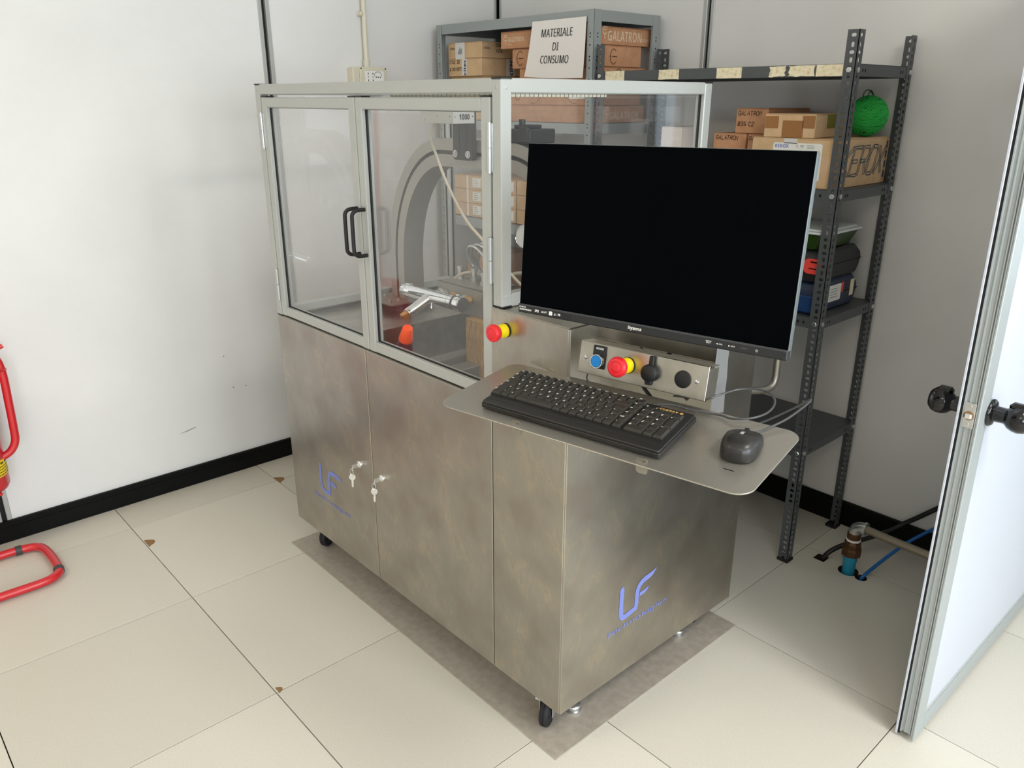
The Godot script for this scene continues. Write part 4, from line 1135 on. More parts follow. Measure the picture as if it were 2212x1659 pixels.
func monitor():
	var at := Vector3(0.3964, 1.3135, 2.0826)
	var mo := thing("monitor", "black widescreen monitor with dark blank screen mounted above the button box", "monitor", at, Basis.from_euler(Vector3(-0.0966, -1.4009, 0.0108)))
	var m := mb(); m.prism(rrect(0.5395, 0.322, 0.004, 3), -0.014, -0.0005, 0.001)
	var b := put(m, "housing", M.housing_side, mo, false)
	m = mb(); m.bx(-0.2685, 0.2685, -0.1445, 0.1602, -0.001, 0.0004, 0.0002)
	put(m, "screen", M.screen, mo, false)
	m = mb(); m.bx(-0.2698, 0.2698, -0.1612, -0.1442, -0.012, 0.0040, 0.0018)
	var bz := put(m, "bezel", M.housing, mo, false)
	m = mb(); m.bx(-0.2694, 0.2694, -0.1475, -0.1438, -0.001, 0.0042, 0.0009)
	put(m, "bezel_ridge", std("ridge", hx("3a3b3d"), 0.4), bz, false)
	# rear shell swelling towards the mount
	m = mb()
	var rings := []
	for q in [[0.53, 0.312, 0.010, -0.013], [0.50, 0.285, 0.03, -0.022], [0.42, 0.225, 0.05, -0.034], [0.34, 0.17, 0.05, -0.044], [0.25, 0.14, 0.04, -0.048]]:
		var rp := PackedVector3Array()
		for e in rrect(q[0], q[1], q[2], 6, Vector2(0, -0.004)): rp.append(Vector3(e.x, e.y, q[3]))
		rings.append(rp)
	m.loft(rings)
	put(m, "rear_shell", M.housing, mo, false)
	m = mb(); m.bx(-0.06, 0.06, -0.06, 0.06, -0.056, -0.046, 0.002)
	put(m, "mount_plate", M.black_plastic, mo, false)
	var G: Transform3D = mo.global_transform
	var f := func(x, y): return G * Transform3D(Basis(), Vector3(x, y, 0.0042))
	text(bz, "iiyama", f.call(-0.0063, -0.1532), 0.0270, 0.0082, M.legend, "bold")
	text(bz, "ProLite", f.call(-0.2585, -0.1485 - 0.0005), 0.0155, 0.0026, M.legend, "bold")
	text(bz, "XUB2493HS", f.call(-0.2515, -0.1540), 0.0290, 0.0032, M.legend, "bold")
	m = mb(); m.bx(-0.233, -0.142, -0.1592, -0.1468, 0.0040, 0.0043)
	put(m, "sticker", M.cap_black, bz, false)
	for q in [["IPS", -0.2235, 0.0095, 0.0050], ["23.8\"", -0.2065, 0.0120, 0.0036]]: text(bz, q[0], G * Transform3D(Basis(), Vector3(q[1], -0.1528, 0.0045)), q[2], q[3], M.legend, "bold")
	m = mb(Transform3D(Basis(), Vector3(0, 0, 0.0046)))   # small pictograms on the sticker
	m.prism(rrect(0.0072, 0.0078, 0.001, 2, Vector2(-0.1905, -0.1528)), 0.0, 0.0002)
	for x in [-0.1990, -0.1850, -0.1750]: m.stroke([Vector2(x, -0.1555), Vector2(x, -0.150)], 0.0004, 0.0, false)
	m.stroke([Vector2(-0.1828, -0.1548), Vector2(-0.1775, -0.1548)], 0.0009, 0.0, false); m.stroke([Vector2(-0.1815, -0.1528), Vector2(-0.1785, -0.1528)], 0.0009, 0.0, false); m.stroke([Vector2(-0.1800, -0.1548), Vector2(-0.1800, -0.1505)], 0.0009, 0.0, false)
	m.prism(PackedVector2Array([Vector2(-0.1728, -0.1540), Vector2(-0.1712, -0.1540), Vector2(-0.1690, -0.1555), Vector2(-0.1690, -0.1501), Vector2(-0.1712, -0.1516), Vector2(-0.1728, -0.1516)]), 0.0, 0.0002)
	m.stroke([Vector2(-0.1678, -0.1542), Vector2(-0.1670, -0.1528), Vector2(-0.1678, -0.1514)], 0.0006, 0.0, false)
	put(m, "pictograms", M.legend, bz, false)
	for q in [["INPUT", 0.1360, 0.0105, 0.0019, -0.1510], ["EXIT", 0.1360, 0.0080, 0.0019, -0.1537], ["/VOL", 0.1575, 0.0070, 0.0020, -0.1528], ["/ECO", 0.1790, 0.0070, 0.0020, -0.1528], ["MENU", 0.1985, 0.0105, 0.0020, -0.1528]]: text(bz, q[0], f.call(q[1], q[4]), q[2], q[3], M.ink_grey if q[0] == "MENU" else M.legend)
	m = mb(Transform3D(Basis(), Vector3(0, 0, 0.0044)))
	m.prism(PackedVector2Array([Vector2(0.1495, -0.1528), Vector2(0.1525, -0.1542), Vector2(0.1525, -0.1514)]), 0.0, 0.0002)
	m.prism(PackedVector2Array([Vector2(0.1745, -0.1528), Vector2(0.1715, -0.1542), Vector2(0.1715, -0.1514)]), 0.0, 0.0002)
	var pw := []
	for k in 13: pw.append(Vector2(0.2200 + 0.0019 * cos(deg_to_rad(120 + 300.0 * k / 12.0)), -0.1528 + 0.0019 * sin(deg_to_rad(120 + 300.0 * k / 12.0))))
	m.stroke(pw, 0.0005, 0.0, false); m.stroke([Vector2(0.2200, -0.1528), Vector2(0.2200, -0.1506)], 0.0005, 0.0, false)
	put(m, "button_marks", M.legend, bz, false)

func keyboard():
	var K := Transform3D(Basis.from_euler(Vector3(deg_to_rad(-80.5), deg_to_rad(-80.0), 0)), Vector3(0.317, 1.008, 2.0207))
	var kb := thing("keyboard", "black wired keyboard with number pad lying on the steel tray", "keyboard", K.origin, K.basis)
	var m := mb()
	m.prism(rrect(0.388, 0.142, 0.005, 3), -0.0135, -0.0045, 0.001)
	m.prism(rrect(0.384, 0.138, 0.005, 3), -0.005, 0.0, 0.0012)
	var ca := put(m, "case", M.case_plastic, kb, false)
	m = mb(); m.bx(-0.192, 0.192, -0.0545, -0.0535, 0.0, 0.0006)
	put(m, "front_ridge", M.key_plastic, ca, false)
	m = mb(); m.bx(-0.1940, 0.0998, -0.0400, 0.0665, 0.0, 0.0004); m.bx(0.1035, 0.1815, -0.0400, 0.0515, 0.0, 0.0004)
	put(m, "key_well", M.void, ca, false)
	for x in [-0.16, 0.16]:
		m = mb(); m.bx(x - 0.012, x + 0.012, 0.045, 0.062, -0.0235, -0.012, 0.002)
		put(m, "foot", M.rubber, ca, false)
	# keys
	var u := 0.01815
	var rows := [0.0585, 0.0402, 0.0228, 0.0054, -0.0120, -0.0294]
	var keys := []   # x left (units from -0.1935), width, row, legend
	var l := "ESC F1 F2 F3 F4 F5 F6 F7 F8 F9 F10 F11 F12 PR SC".split(" ")
	for i in 15: keys.append([i * 1.0, 1.0, 0, l[i]])
	var r1 := "o 1 2 3 4 5 6 7 8 9 0 - =".split(" ")
	for i in 13: keys.append([i * 1.0, 1.0, 1, r1[i]])
	keys.append([13.0, 2.0, 1, "<--"])
	keys.append([0.0, 1.5, 2, "TAB"])
	for i in 12: keys.append([1.5 + i, 1.0, 2, "QWERTYUIOP+*"[i]])
	keys.append([13.5, 1.5, 2, ""])
	keys.append([0.0, 1.75, 3, "CAP"])
	for i in 12: keys.append([1.75 + i, 1.0, 3, "ASDFGHJKL.-*"[i]])
	keys.append([13.75, 1.25, 3, "<-"])
	keys.append([0.0, 1.25, 4, "+"])
	for i in 11: keys.append([1.25 + i, 1.0, 4, "<ZXCVBNM.--"[i]])
	keys.append([12.25, 1.75, 4, "+"]); keys.append([14.0, 1.0, 4, "1"])
	keys.append([0.0, 1.25, 5, "CT"]); keys.append([1.25, 1.0, 5, "*"]); keys.append([2.25, 1.0, 5, "AL"]); keys.append([3.25, 4.75, 5, ""])
	for i in 5: keys.append([8.0 + i, 1.0, 5, ["AL", "*", "=", "CT", "<"][i]])
	keys.append([13.0, 1.0, 5, "1"]); keys.append([14.0, 1.0, 5, "-"])
	var nav := ["PS", "PG", "PG", "HO", "END", "-"]
	for i in 6: keys.append([15.1, 1.0, i, nav[i]])
	var cache := {}
	var lg := mb()
	var pad := []
	for i in 4: pad.append([0.1045 + i * 0.0191, 0.0402, 1.0, 1.0, "N/*-"[i]])
	for j in 3:
		for i in 3: pad.append([0.1045 + i * 0.0191, 0.0228 - j * 0.0174, 1.0, 1.0, "789456123"[j * 3 + i]])
	pad.append([0.1045 + 3 * 0.0191, 0.0141, 1.0, 2.0, "+"]); pad.append([0.1045 + 3 * 0.0191, -0.0207, 1.0, 2.0, "<-"])
	pad.append([0.1045, -0.0294, 2.0, 1.0, "0"]); pad.append([0.1045 + 2 * 0.0191, -0.0294, 1.0, 1.0, "."])
	var all := []
	for k in keys: all.append([-0.1935 + k[0] * u + k[1] * u * 0.5, rows[k[2]], k[1] * u - 0.0013, 0.0150 if k[2] == 0 else 0.0162, k[3]])
	for k in pad: all.append([k[0] + k[2] * 0.0191 * 0.5, k[1], k[2] * 0.0191 - 0.0013, 0.0162 if k[3] < 1.5 else 0.0336, k[4]])
	for k in all:
		var ck := "%.4f_%.4f" % [k[2], k[3]]
		if not cache.has(ck): cache[ck] = key_mesh(k[2], k[3])
		share(cache[ck], "key", M.key_plastic, kb, Transform3D(Basis(), Vector3(k[0], k[1], 0.0006)))
		if k[4] != "":
			var h: float = 0.0040 if (k[4] as String).length() == 1 else 0.0026
			scrawl(lg, k[4], Vector2(k[0] - minf(k[2], 0.03) * 0.5 + 0.0042, k[1] + (0.0 if k[3] < 0.02 else 0.008) - 0.0002), h, 0.0009 if h > 0.003 else 0.0007, 0.00755)
	tag(put(lg, "key_legends", M.legend, kb, false), "white key legends", "", "", "stuff")
	text(kb, "CHERRY", K * Transform3D(Basis(), Vector3(0.1435, 0.0605, 0.0002)), 0.036, 0.0052, M.gold_print, "bold")
	m = mb(); m.prism(PackedVector2Array([Vector2(0.1645, 0.0605), Vector2(0.1685, 0.0645), Vector2(0.1725, 0.0605), Vector2(0.1685, 0.0565)]), 0.0, 0.0004)
	put(m, "emblem", M.gold_print, kb, false)
	# its lead
	m = mb(); m.tube(smooth([TR * Vector3(0.095, 0.082, 0.018), TR * Vector3(0.125, 0.105, 0.016), TR * Vector3(0.160, 0.116, 0.010), TR * Vector3(0.190, 0.127, 0.006), TR * Vector3(0.214, 0.131, 0.006), TR * Vector3(0.238, 0.1246, 0.008), TR * Vector3(0.2685, 0.142, 0.010), TR * Vector3(0.2846, 0.176, 0.012), TR * Vector3(0.2804, 0.2185, 0.014), TR * Vector3(0.2569, 0.2475, 0.016), TR * Vector3(0.2247, 0.2488, 0.016), TR * Vector3(0.1989, 0.2332, 0.014), TR * Vector3(0.1736, 0.1902, 0.012), TR * Vector3(0.135, 0.17, 0.008), TR * Vector3(0.10, 0.165, 0.004)], 6), 0.0021, 9)
	put(m, "cable", M.cable_grey, kb)

func key_mesh(w: float, d: float) -> ArrayMesh:
	var m := mb()
	var a := [Vector2(w, d) * 0.5, Vector2(w - 0.0006, d - 0.0006) * 0.5, Vector2(w - 0.0042, d - 0.0046) * 0.5, Vector2(w - 0.0052, d - 0.0056) * 0.5]
	var hh := [0.0, 0.0028, 0.0064, 0.0068]
	var off := [0.0, 0.0, 0.0006, 0.0006]
	var c := []
	for i in 4:
		var q := PackedVector3Array()
		for s in [Vector2(-1, -1), Vector2(1, -1), Vector2(1, 1), Vector2(-1, 1)]: q.append(Vector3(s.x * a[i].x, s.y * a[i].y + off[i], hh[i]))
		c.append(q)
	for i in 3:
		for k in 4:
			var j := (k + 1) % 4
			var mid: Vector3 = (c[i][k] + c[i][j]) * 0.5
			var nn: Vector3 = (c[i][j] - c[i][k]).cross(c[i + 1][k] - c[i][k]).normalized()
			if nn.dot(Vector3(mid.x, mid.y, 0.0005)) < 0.0: nn = -nn
			m.quad(c[i][k], c[i][j], c[i + 1][j], c[i + 1][k], nn)
	m.quad(c[3][0], c[3][1], c[3][2], c[3][3], Vector3(0, 0, 1))
	return m.mesh()

func mouse_top(h: float, y: float) -> float:   # the shell slopes down to the buttons
	return h * (1.0 - 0.52 * smoothstep(-0.015, 0.051, y) * (h / 0.037))

func mouse():
	var T := TR * Transform3D(Basis(Vector3(0, 0, 1), 0.19), Vector3(0.2925, 0.036, 0.0))
	var mo := thing("mouse", "black wired computer mouse on the right end of the steel tray", "mouse", T.origin, T.basis)
	var m := mb()
	var rings := []
	for q in [[0.93, 0.0008, 0.0], [1.0, 0.004, 0.0], [1.0, 0.010, 0.0], [0.985, 0.017, 0.0], [0.94, 0.024, -0.001], [0.84, 0.030, -0.002], [0.66, 0.034, -0.003], [0.40, 0.0362, -0.004], [0.12, 0.037, -0.005]]:
		var rp := PackedVector3Array()
		for k in 36:
			var a := TAU * k / 36.0
			var x: float = signf(cos(a)) * pow(absf(cos(a)), 0.75) * 0.0335
			var y: float = signf(sin(a)) * pow(absf(sin(a)), 0.5 if sin(a) > 0.0 else 0.85) * 0.051
			rp.append(Vector3(x * q[0] * (1.0 - 0.05 * (1.0 - absf(y) / 0.051)), y * q[0] + q[2], mouse_top(q[1], y * q[0] + q[2])))
		rings.append(rp)
	m.loft(rings)
	var b := put(m, "shell", std("mouse_plastic", hx("222120"), 0.36), mo, false)
	m = mb(); m.tube(PackedVector3Array([Vector3(-0.0035, 0.040, 0.0115), Vector3(0.0035, 0.040, 0.0115)]), 0.011, 18)
	put(m, "wheel", M.rubber, mo, false)
	# printed name, laid on the curve of the shell
	var prof := []
	for i in range(rings.size() - 1, -1, -1): prof.append(Vector2(rings[i][9].y, rings[i][9].z))
	for i in rings.size(): prof.append(Vector2(rings[i][27].y, rings[i][27].z))
	prof.sort_custom(func(p, q): return p.x < q.x)
	var tm := TextMesh.new()
	tm.font = font("bold"); tm.text = "CHERRY"; tm.font_size = 48; tm.pixel_size = 0.001; tm.depth = 0.0; tm.curve_step = 2.0
	var tv: PackedVector3Array = tm.surface_get_arrays(0)[Mesh.ARRAY_VERTEX]
	var ti: PackedInt32Array = tm.surface_get_arrays(0)[Mesh.ARRAY_INDEX]
	var bb := tm.get_aabb()
	m = mb()
	var bend := func(p: Vector3) -> Vector3:
		var y := 0.001 - (p.x - bb.get_center().x) / bb.size.x * 0.027
		var x := (p.y - bb.get_center().y) / bb.size.y * 0.0058 + 0.0005
		var z := 0.03
		for i in prof.size() - 1:
			if prof[i].x <= y and prof[i + 1].x >= y: z = lerpf(prof[i].y, prof[i + 1].y, (y - prof[i].x) / maxf(1e-6, prof[i + 1].x - prof[i].x))
		return Vector3(x, y, z + 0.0003)
	for i in range(0, ti.size(), 3): m.tri(bend.call(tv[ti[i]]), bend.call(tv[ti[i + 1]]), bend.call(tv[ti[i + 2]]), Vector3(0, 0.2, 1), Vector3(0, 0.2, 1), Vector3(0, 0.2, 1))
	put(m, "lettering", M.legend, b, false)
	m = mb(); m.tube(smooth([TR * Vector3(0.2835, 0.086, 0.008), TR * Vector3(0.296, 0.099, 0.008), TR * Vector3(0.3054, 0.1228, 0.008), TR * Vector3(0.3226, 0.169, 0.012), TR * Vector3(0.3308, 0.2379, 0.012), TR * Vector3(0.325, 0.28, 0.005), TR * Vector3(0.29, 0.30, -0.03), TR * Vector3(0.22, 0.29, -0.08), TR * Vector3(0.15, 0.27, -0.10)], 6), 0.0021, 9)
	put(m, "cable", M.cable_grey, mo)

# ---------------------------------------------------------------- shelving
func slot_hole(w: float, h: float, sg := 12) -> PackedVector2Array:   # stadium-shaped hole outline
	var p := PackedVector2Array()
	var r := minf(w, h) * 0.5
	for k in sg:
		var a := TAU * (k + 0.5) / sg
		p.append(Vector2(cos(a) * r + signf(cos(a)) * (w * 0.5 - r), sin(a) * r + signf(sin(a)) * (h * 0.5 - r)))
		if (k + 1) % (sg / 4) == 0: p.append([Vector2(0, h * 0.5), Vector2(-w * 0.5, 0), Vector2(0, -h * 0.5), Vector2(w * 0.5, 0)][(k + 1) / (sg / 4) - 1])
	return p

# one flange of a slotted angle: x from 0 to w, y from 0 to hgt, thin in z
func slotted(m: MB, w: float, hgt: float, pitch: float, th: float):
	var rows := int(hgt / pitch)
	var y0 := 0.0
	for i in rows:
		var y1 := hgt if i == rows - 1 else y0 + pitch
		var c := Vector2(w * 0.46, (y0 + y1) * 0.5)
		var hole := slot_hole(0.0095, 0.0145) if i % 2 == 0 else slot_hole(0.0150, 0.0095)
		var n := hole.size()
		var outer := PackedVector2Array()
		for p in hole:
			var d := p.normalized()
			var tx := ((w - c.x) if d.x > 0.0 else c.x) / maxf(absf(d.x), 1e-5)
			var ty := ((y1 - c.y) if d.y > 0.0 else (c.y - y0)) / maxf(absf(d.y), 1e-5)
			outer.append(c + d * minf(tx, ty))
		for k in n:
			var j := (k + 1) % n
			var a := c + hole[k]; var b := c + hole[j]; var oa := outer[k]; var ob := outer[j]
			for e in [[0.0, -1.0], [th, 1.0]]:
				var nn := Vector3(0, 0, e[1])
				m.quad(Vector3(a.x, a.y, e[0]), Vector3(b.x, b.y, e[0]), Vector3(ob.x, ob.y, e[0]), Vector3(oa.x, oa.y, e[0]), nn)
				# corner of the cell, where the two rays meet different sides
				if absf(oa.x - ob.x) > 1e-5 and absf(oa.y - ob.y) > 1e-5:
					var cx := oa.x if (is_equal_approx(oa.x, 0.0) or is_equal_approx(oa.x, w)) else ob.x
					var cy := oa.y if (absf(oa.y - y0) < 1e-6 or absf(oa.y - y1) < 1e-6) else ob.y
					m.tri(Vector3(oa.x, oa.y, e[0]), Vector3(ob.x, ob.y, e[0]), Vector3(cx, cy, e[0]), nn, nn, nn)
			var hn := Vector3(-hole[k].x - hole[j].x, -hole[k].y - hole[j].y, 0)
			m.quad(Vector3(a.x, a.y, 0), Vector3(b.x, b.y, 0), Vector3(b.x, b.y, th), Vector3(a.x, a.y, th), hn.normalized())
		y0 = y1
	m.quad(Vector3(0, 0, 0), Vector3(0, hgt, 0), Vector3(0, hgt, th), Vector3(0, 0, th), Vector3(-1, 0, 0))
	m.quad(Vector3(w, 0, 0), Vector3(w, hgt, 0), Vector3(w, hgt, th), Vector3(w, 0, th), Vector3(1, 0, 0))
	m.quad(Vector3(0, hgt, 0), Vector3(w, hgt, 0), Vector3(w, hgt, th), Vector3(0, hgt, th), Vector3.UP)

const SX := 1.645
const SXB := 2.030
const SZA := 0.822
const SZB := 1.808

func bolt(parent: Node, at: Vector3, d: Vector3):
	var m := mb(along(at, d))
	m.lathe([Vector2(0.0085, 0.0), Vector2(0.0085, 0.004), Vector2(0.007, 0.0052), Vector2(0.0, 0.0054)], 6)
	put(m, "bolt", M.zinc, parent)

func shelves():
	# dark slotted-angle unit
	var s := thing("shelving_unit", "dark grey slotted angle shelving unit against the right wall behind the monitor", "shelving", Vector3(1.84, 0, 1.315))
	var hgt := 1.735
	for q in [[SX, SZB, 1, -1], [SXB, SZB, -1, -1], [SX, SZA, 1, 1], [SXB, SZA, -1, 1]]:
		# the corner of the angle is the outer corner of the unit
		var m := mb(Transform3D(Basis(Vector3(q[2], 0, 0), Vector3.UP, Vector3(0, 0, q[3])), Vector3(q[0], 0.004, q[1])))
		slotted(m, 0.035, hgt - 0.004, 0.0205, 0.002)
		m.xf = Transform3D(Basis(Vector3(0, 0, q[3]), Vector3.UP, Vector3(q[2], 0, 0)), Vector3(q[0], 0.004, q[1]))
		slotted(m, 0.035, hgt - 0.004, 0.0205, 0.002)
		var post := put(m, "post", M.shelf_black, s)
		m = mb()
		var cx: float = q[0] + q[2] * 0.016; var cz: float = q[1] + q[3] * 0.016
		m.bx(cx - 0.021, cx + 0.021, 0.0, 0.012, cz - 0.021, cz + 0.021, 0.002)
		put(m, "foot", M.cap_black, post)
	var k := 0
	for y in [1.645, 1.289, 0.890, 0.4385]:
		var m := mb()
		m.bx(SX + 0.002, SXB - 0.002, y - 0.0015, y, SZA + 0.002, SZB - 0.002)
		m.bx(SX + 0.002, SX + 0.0035, y - 0.034, y, SZA + 0.002, SZB - 0.002, 0.0006); m.bx(SXB - 0.0035, SXB - 0.002, y - 0.034, y, SZA + 0.002, SZB - 0.002, 0.0006)
		m.bx(SX + 0.002, SXB - 0.002, y - 0.034, y, SZB - 0.0035, SZB - 0.002, 0.0006); m.bx(SX + 0.002, SXB - 0.002, y - 0.034, y, SZA + 0.002, SZA + 0.0035, 0.0006)
		m.bx(SX + 0.0035, SX + 0.014, y - 0.034, y - 0.0328, SZA + 0.004, SZB - 0.004); m.bx(SX + 0.004, SXB - 0.004, y - 0.034, y - 0.0328, SZB - 0.014, SZB - 0.0035)
		var b := put(m, "shelf_board", M.shelf_black, s)
		for z in [SZB - 0.0165, SZA + 0.0165]: bolt(b, Vector3(SX + 0.0005, y - 0.017, z), Vector3(-1, 0, 0))
		for x in [SX + 0.0165, SXB - 0.0165]: bolt(b, Vector3(x, y - 0.017, SZB - 0.0005), Vector3(0, 0, 1))
		m = mb()
		for z in [SZB - 0.055, SZB - 0.075]: m.bx(SX + 0.0012, SX + 0.0022, y - 0.022, y - 0.013, z - 0.003, z + 0.003)
		for x in [SX + 0.055, SX + 0.07, SXB - 0.06, SXB - 0.075]: m.bx(x - 0.002, x + 0.002, y - 0.022, y - 0.013, SZB - 0.0022, SZB - 0.0014)
		tag(put(m, "punch_holes", M.void, b), "", "", "", "stuff")
		if k == 0:
			var i := 0
			for q in [[0.864, 0.955], [1.109, 1.195], [1.344, 1.439], [1.535, 1.592], [1.600, 1.687], [1.690, 1.779]]:
				m = mb(face(Vector3(SX + 0.0014, y - 0.017, 0), Vector3(0, 0, 1), Vector3.UP))
				var p := PackedVector2Array()
				var ragged: float = [0.0005, 0.0018, 0.001, 0.005, 0.004, 0.0006][i]
				var zz: Array = []
				for e in 7: zz.append(Vector2(lerpf(q[0], q[1], e / 6.0), -0.0165 + rng.randf_range(0, ragged)))
				for e in 4: zz.append(Vector2(q[1] + rng.randf_range(-ragged, 0), lerpf(-0.0165, 0.0165, (e + 1) / 5.0)))
				for e in 7: zz.append(Vector2(lerpf(q[1], q[0], e / 6.0), 0.0162 - rng.randf_range(0, ragged * 0.6)))
				for e in 4: zz.append(Vector2(q[0] + rng.randf_range(0, ragged * 2.0), lerpf(0.0165, -0.0165, (e + 1) / 5.0)))
				for e in zz: p.append(e)
				m.prism(p, 0.0, 0.0006)
				put(m, "old_label", M.old_label, b)
				i += 1
		k += 1
	# second unit, light grey, further back
	var g := thing("shelving_unit", "light grey galvanised shelving unit in the corner stacked with cartons behind the enclosure", "shelving", Vector3(1.84, 0, 0.33))
	var ga := -0.150; var gb := 0.803; var gx := 1.643; var gxb := 2.030; var gh := 1.858
	for q in [[gx, gb, 1, -1], [gxb, gb, -1, -1], [gx, ga, 1, 1], [gxb, ga, -1, 1]]:
		var m := mb()
		var x1: float = q[0] + q[2] * 0.042; var z1: float = q[1] + q[3] * 0.034
		m.bx(minf(q[0], x1), maxf(q[0], x1), 0.0, gh, minf(q[1], q[1] + q[3] * 0.002), maxf(q[1], q[1] + q[3] * 0.002), 0.0007)
		m.bx(minf(q[0], q[0] + q[2] * 0.002), maxf(q[0], q[0] + q[2] * 0.002), 0.0, gh, minf(q[1], z1), maxf(q[1], z1), 0.0007)
		m.bx(minf(x1, x1 - q[2] * 0.002), maxf(x1, x1 - q[2] * 0.002), 0.0, gh, minf(q[1], q[1] + q[3] * 0.012), maxf(q[1], q[1] + q[3] * 0.012), 0.0007)
		var post := put(m, "post", M.galvanised, g)
		m = mb()
		for i in 22:
			for e in [0.022, 0.050, 0.062]:
				var y: float = i * 0.08 + e + 0.035
				if y > gh - 0.01: continue
				m.xf = along(Vector3(q[0] - q[2] * 0.0002, y, q[1] + q[3] * 0.018), Vector3(-q[2], 0, 0)); m.lathe([Vector2(0.0032, 0), Vector2(0, 0.0003)], 8)
				m.xf = along(Vector3(q[0] + q[2] * 0.022, y, q[1] - q[3] * 0.0002), Vector3(0, 0, -q[3])); m.lathe([Vector2(0.0032, 0), Vector2(0, 0.0003)], 8)
		tag(put(m, "post_holes", M.void, post), "", "", "", "stuff")
	for y in [1.858, 1.459, 1.027, 0.62, 0.14]:
		var m := mb()
		m.bx(gx + 0.004, gxb - 0.004, y - 0.008, y - 0.002, ga + 0.004, gb - 0.004)
		var b := put(m, "shelf_board", M.galvanised, g)
		for e in [[gx + 0.0022, gx + 0.006, ga + 0.034, gb - 0.034, 0], [gxb - 0.006, gxb - 0.0022, ga + 0.034, gb - 0.034, 0], [gx + 0.042, gxb - 0.042, gb - 0.006, gb - 0.0022, 1], [gx + 0.042, gxb - 0.042, ga + 0.0022, ga + 0.006, 1]]:
			m = mb(); m.bx(e[0], e[1], y - 0.040, y, e[2], e[3], 0.0012)
			put(m, "beam", M.galvanised, b)
	# printed notice hung on the top beam
	var sg := thing("notice", "white paper notice reading MATERIALE DI CONSUMO hung on the grey shelving", "notice", Vector3(1.636, 1.73, 0.62))
	var m := mb()
	var at := func(u: float, v: float) -> Vector3:
		var z := lerpf(lerpf(0.4803, 0.7689, u), lerpf(0.4560, 0.7660, u), v)
		var y := lerpf(lerpf(1.8336, 1.8345, u), lerpf(1.6325, 1.6238, u), v) - 0.004 * sin(PI * u) * v
		return Vector3(1.638 - 0.004 * v - 0.016 * v * v * (0.3 + 0.7 * (1.0 - u)), y, z)
	for i in 10:
		for j in 10:
			for o in [0.0, 0.0005]:
				var nn := Vector3(-1, -0.1, 0) if o == 0.0 else Vector3(1, 0.1, 0)
				var of := Vector3(o, 0, 0)
				m.quad(at.call(i / 10.0, j / 10.0) + of, at.call((i + 1) / 10.0, j / 10.0) + of, at.call((i + 1) / 10.0, (j + 1) / 10.0) + of, at.call(i / 10.0, (j + 1) / 10.0) + of, nn)
	put(m, "sheet", M.paper, sg)
	for q in [["MATERIALE", 0.49, 0.22, 0.166, 0.0285], ["DI", 0.49, 0.455, 0.030, 0.0285], ["CONSUMO", 0.49, 0.675, 0.150, 0.0285]]:
		var c: Vector3 = at.call(q[1], q[2]); var cr: Vector3 = at.call(q[1] + 0.1, q[2]); var cd: Vector3 = at.call(q[1], q[2] + 0.1)
		var ff := face(c, cr - c, (c - cd))
		ff.basis = Basis(ff.basis.x, (c - cd).normalized(), ff.basis.x.cross((c - cd).normalized()).normalized())
		text(sg, q[0], Transform3D(ff.basis, c + ff.basis.z * 0.0012), q[3], q[4], M.ink)

# ---------------------------------------------------------------- cartons and the rest on the shelves
# a carton between two corners: sides, overlapping top flaps with their seam
func carton(label: String, x0: float, x1: float, y0: float, y1: float, z0: float, z1: float, mat: Material, group := "", turn := 0.0, seam := "z") -> Node3D:
	var c := Vector3((x0 + x1) * 0.5, y0, (z0 + z1) * 0.5)
	var t := thing("carton", label, "box", c, Basis(Vector3.UP, turn), group)
	var h := y1 - y0; var w := (x1 - x0) * 0.5; var d := (z1 - z0) * 0.5
	var m := mb(); m.bx(-w, w, 0.0, h - 0.003, -d, d, 0.002)
	put(m, "body", mat, t, false)
	for s in [-1.0, 1.0]:
		m = mb()
		if seam == "z": m.bx(minf(s * 0.001, s * (w - 0.0008)), maxf(s * 0.001, s * (w - 0.0008)), h - 0.0028, h, -d + 0.0006, d - 0.0006, 0.001)
		else: m.bx(-w + 0.0006, w - 0.0006, h - 0.0028, h, minf(s * 0.001, s * (d - 0.0008)), maxf(s * 0.001, s * (d - 0.0008)), 0.001)
		put(m, "flap", mat, t, false)
	return t

func patch(t: Node3D, called: String, mat: Material, at: Transform3D, w: float, h: float, r := 0.001) -> MeshInstance3D:
	var m := mb(at); m.prism(rrect(w, h, r, 2), -0.0002, 0.0005)
	return put(m, called, mat, t)

func fx(x: float, y: float, z: float) -> Transform3D: return face(Vector3(x - 0.0006, y, z), Vector3(0, 0, 1), Vector3.UP)    # on a face turned to -x
func fz(x: float, y: float, z: float) -> Transform3D: return face(Vector3(x, y, z + 0.0006), Vector3.RIGHT, Vector3.UP)        # on a face turned to +z

func pen(t: Node3D, lines: Array, at: Transform3D, h: float, gap: float, w: float, mat: Material):
	var m := mb(at)
	for i in lines.size(): scrawl(m, lines[i], Vector2(0, -i * gap), h, w, 0.0, 0.0008)
	tag(put(m, "handwriting", mat, t), "", "", "", "stuff")

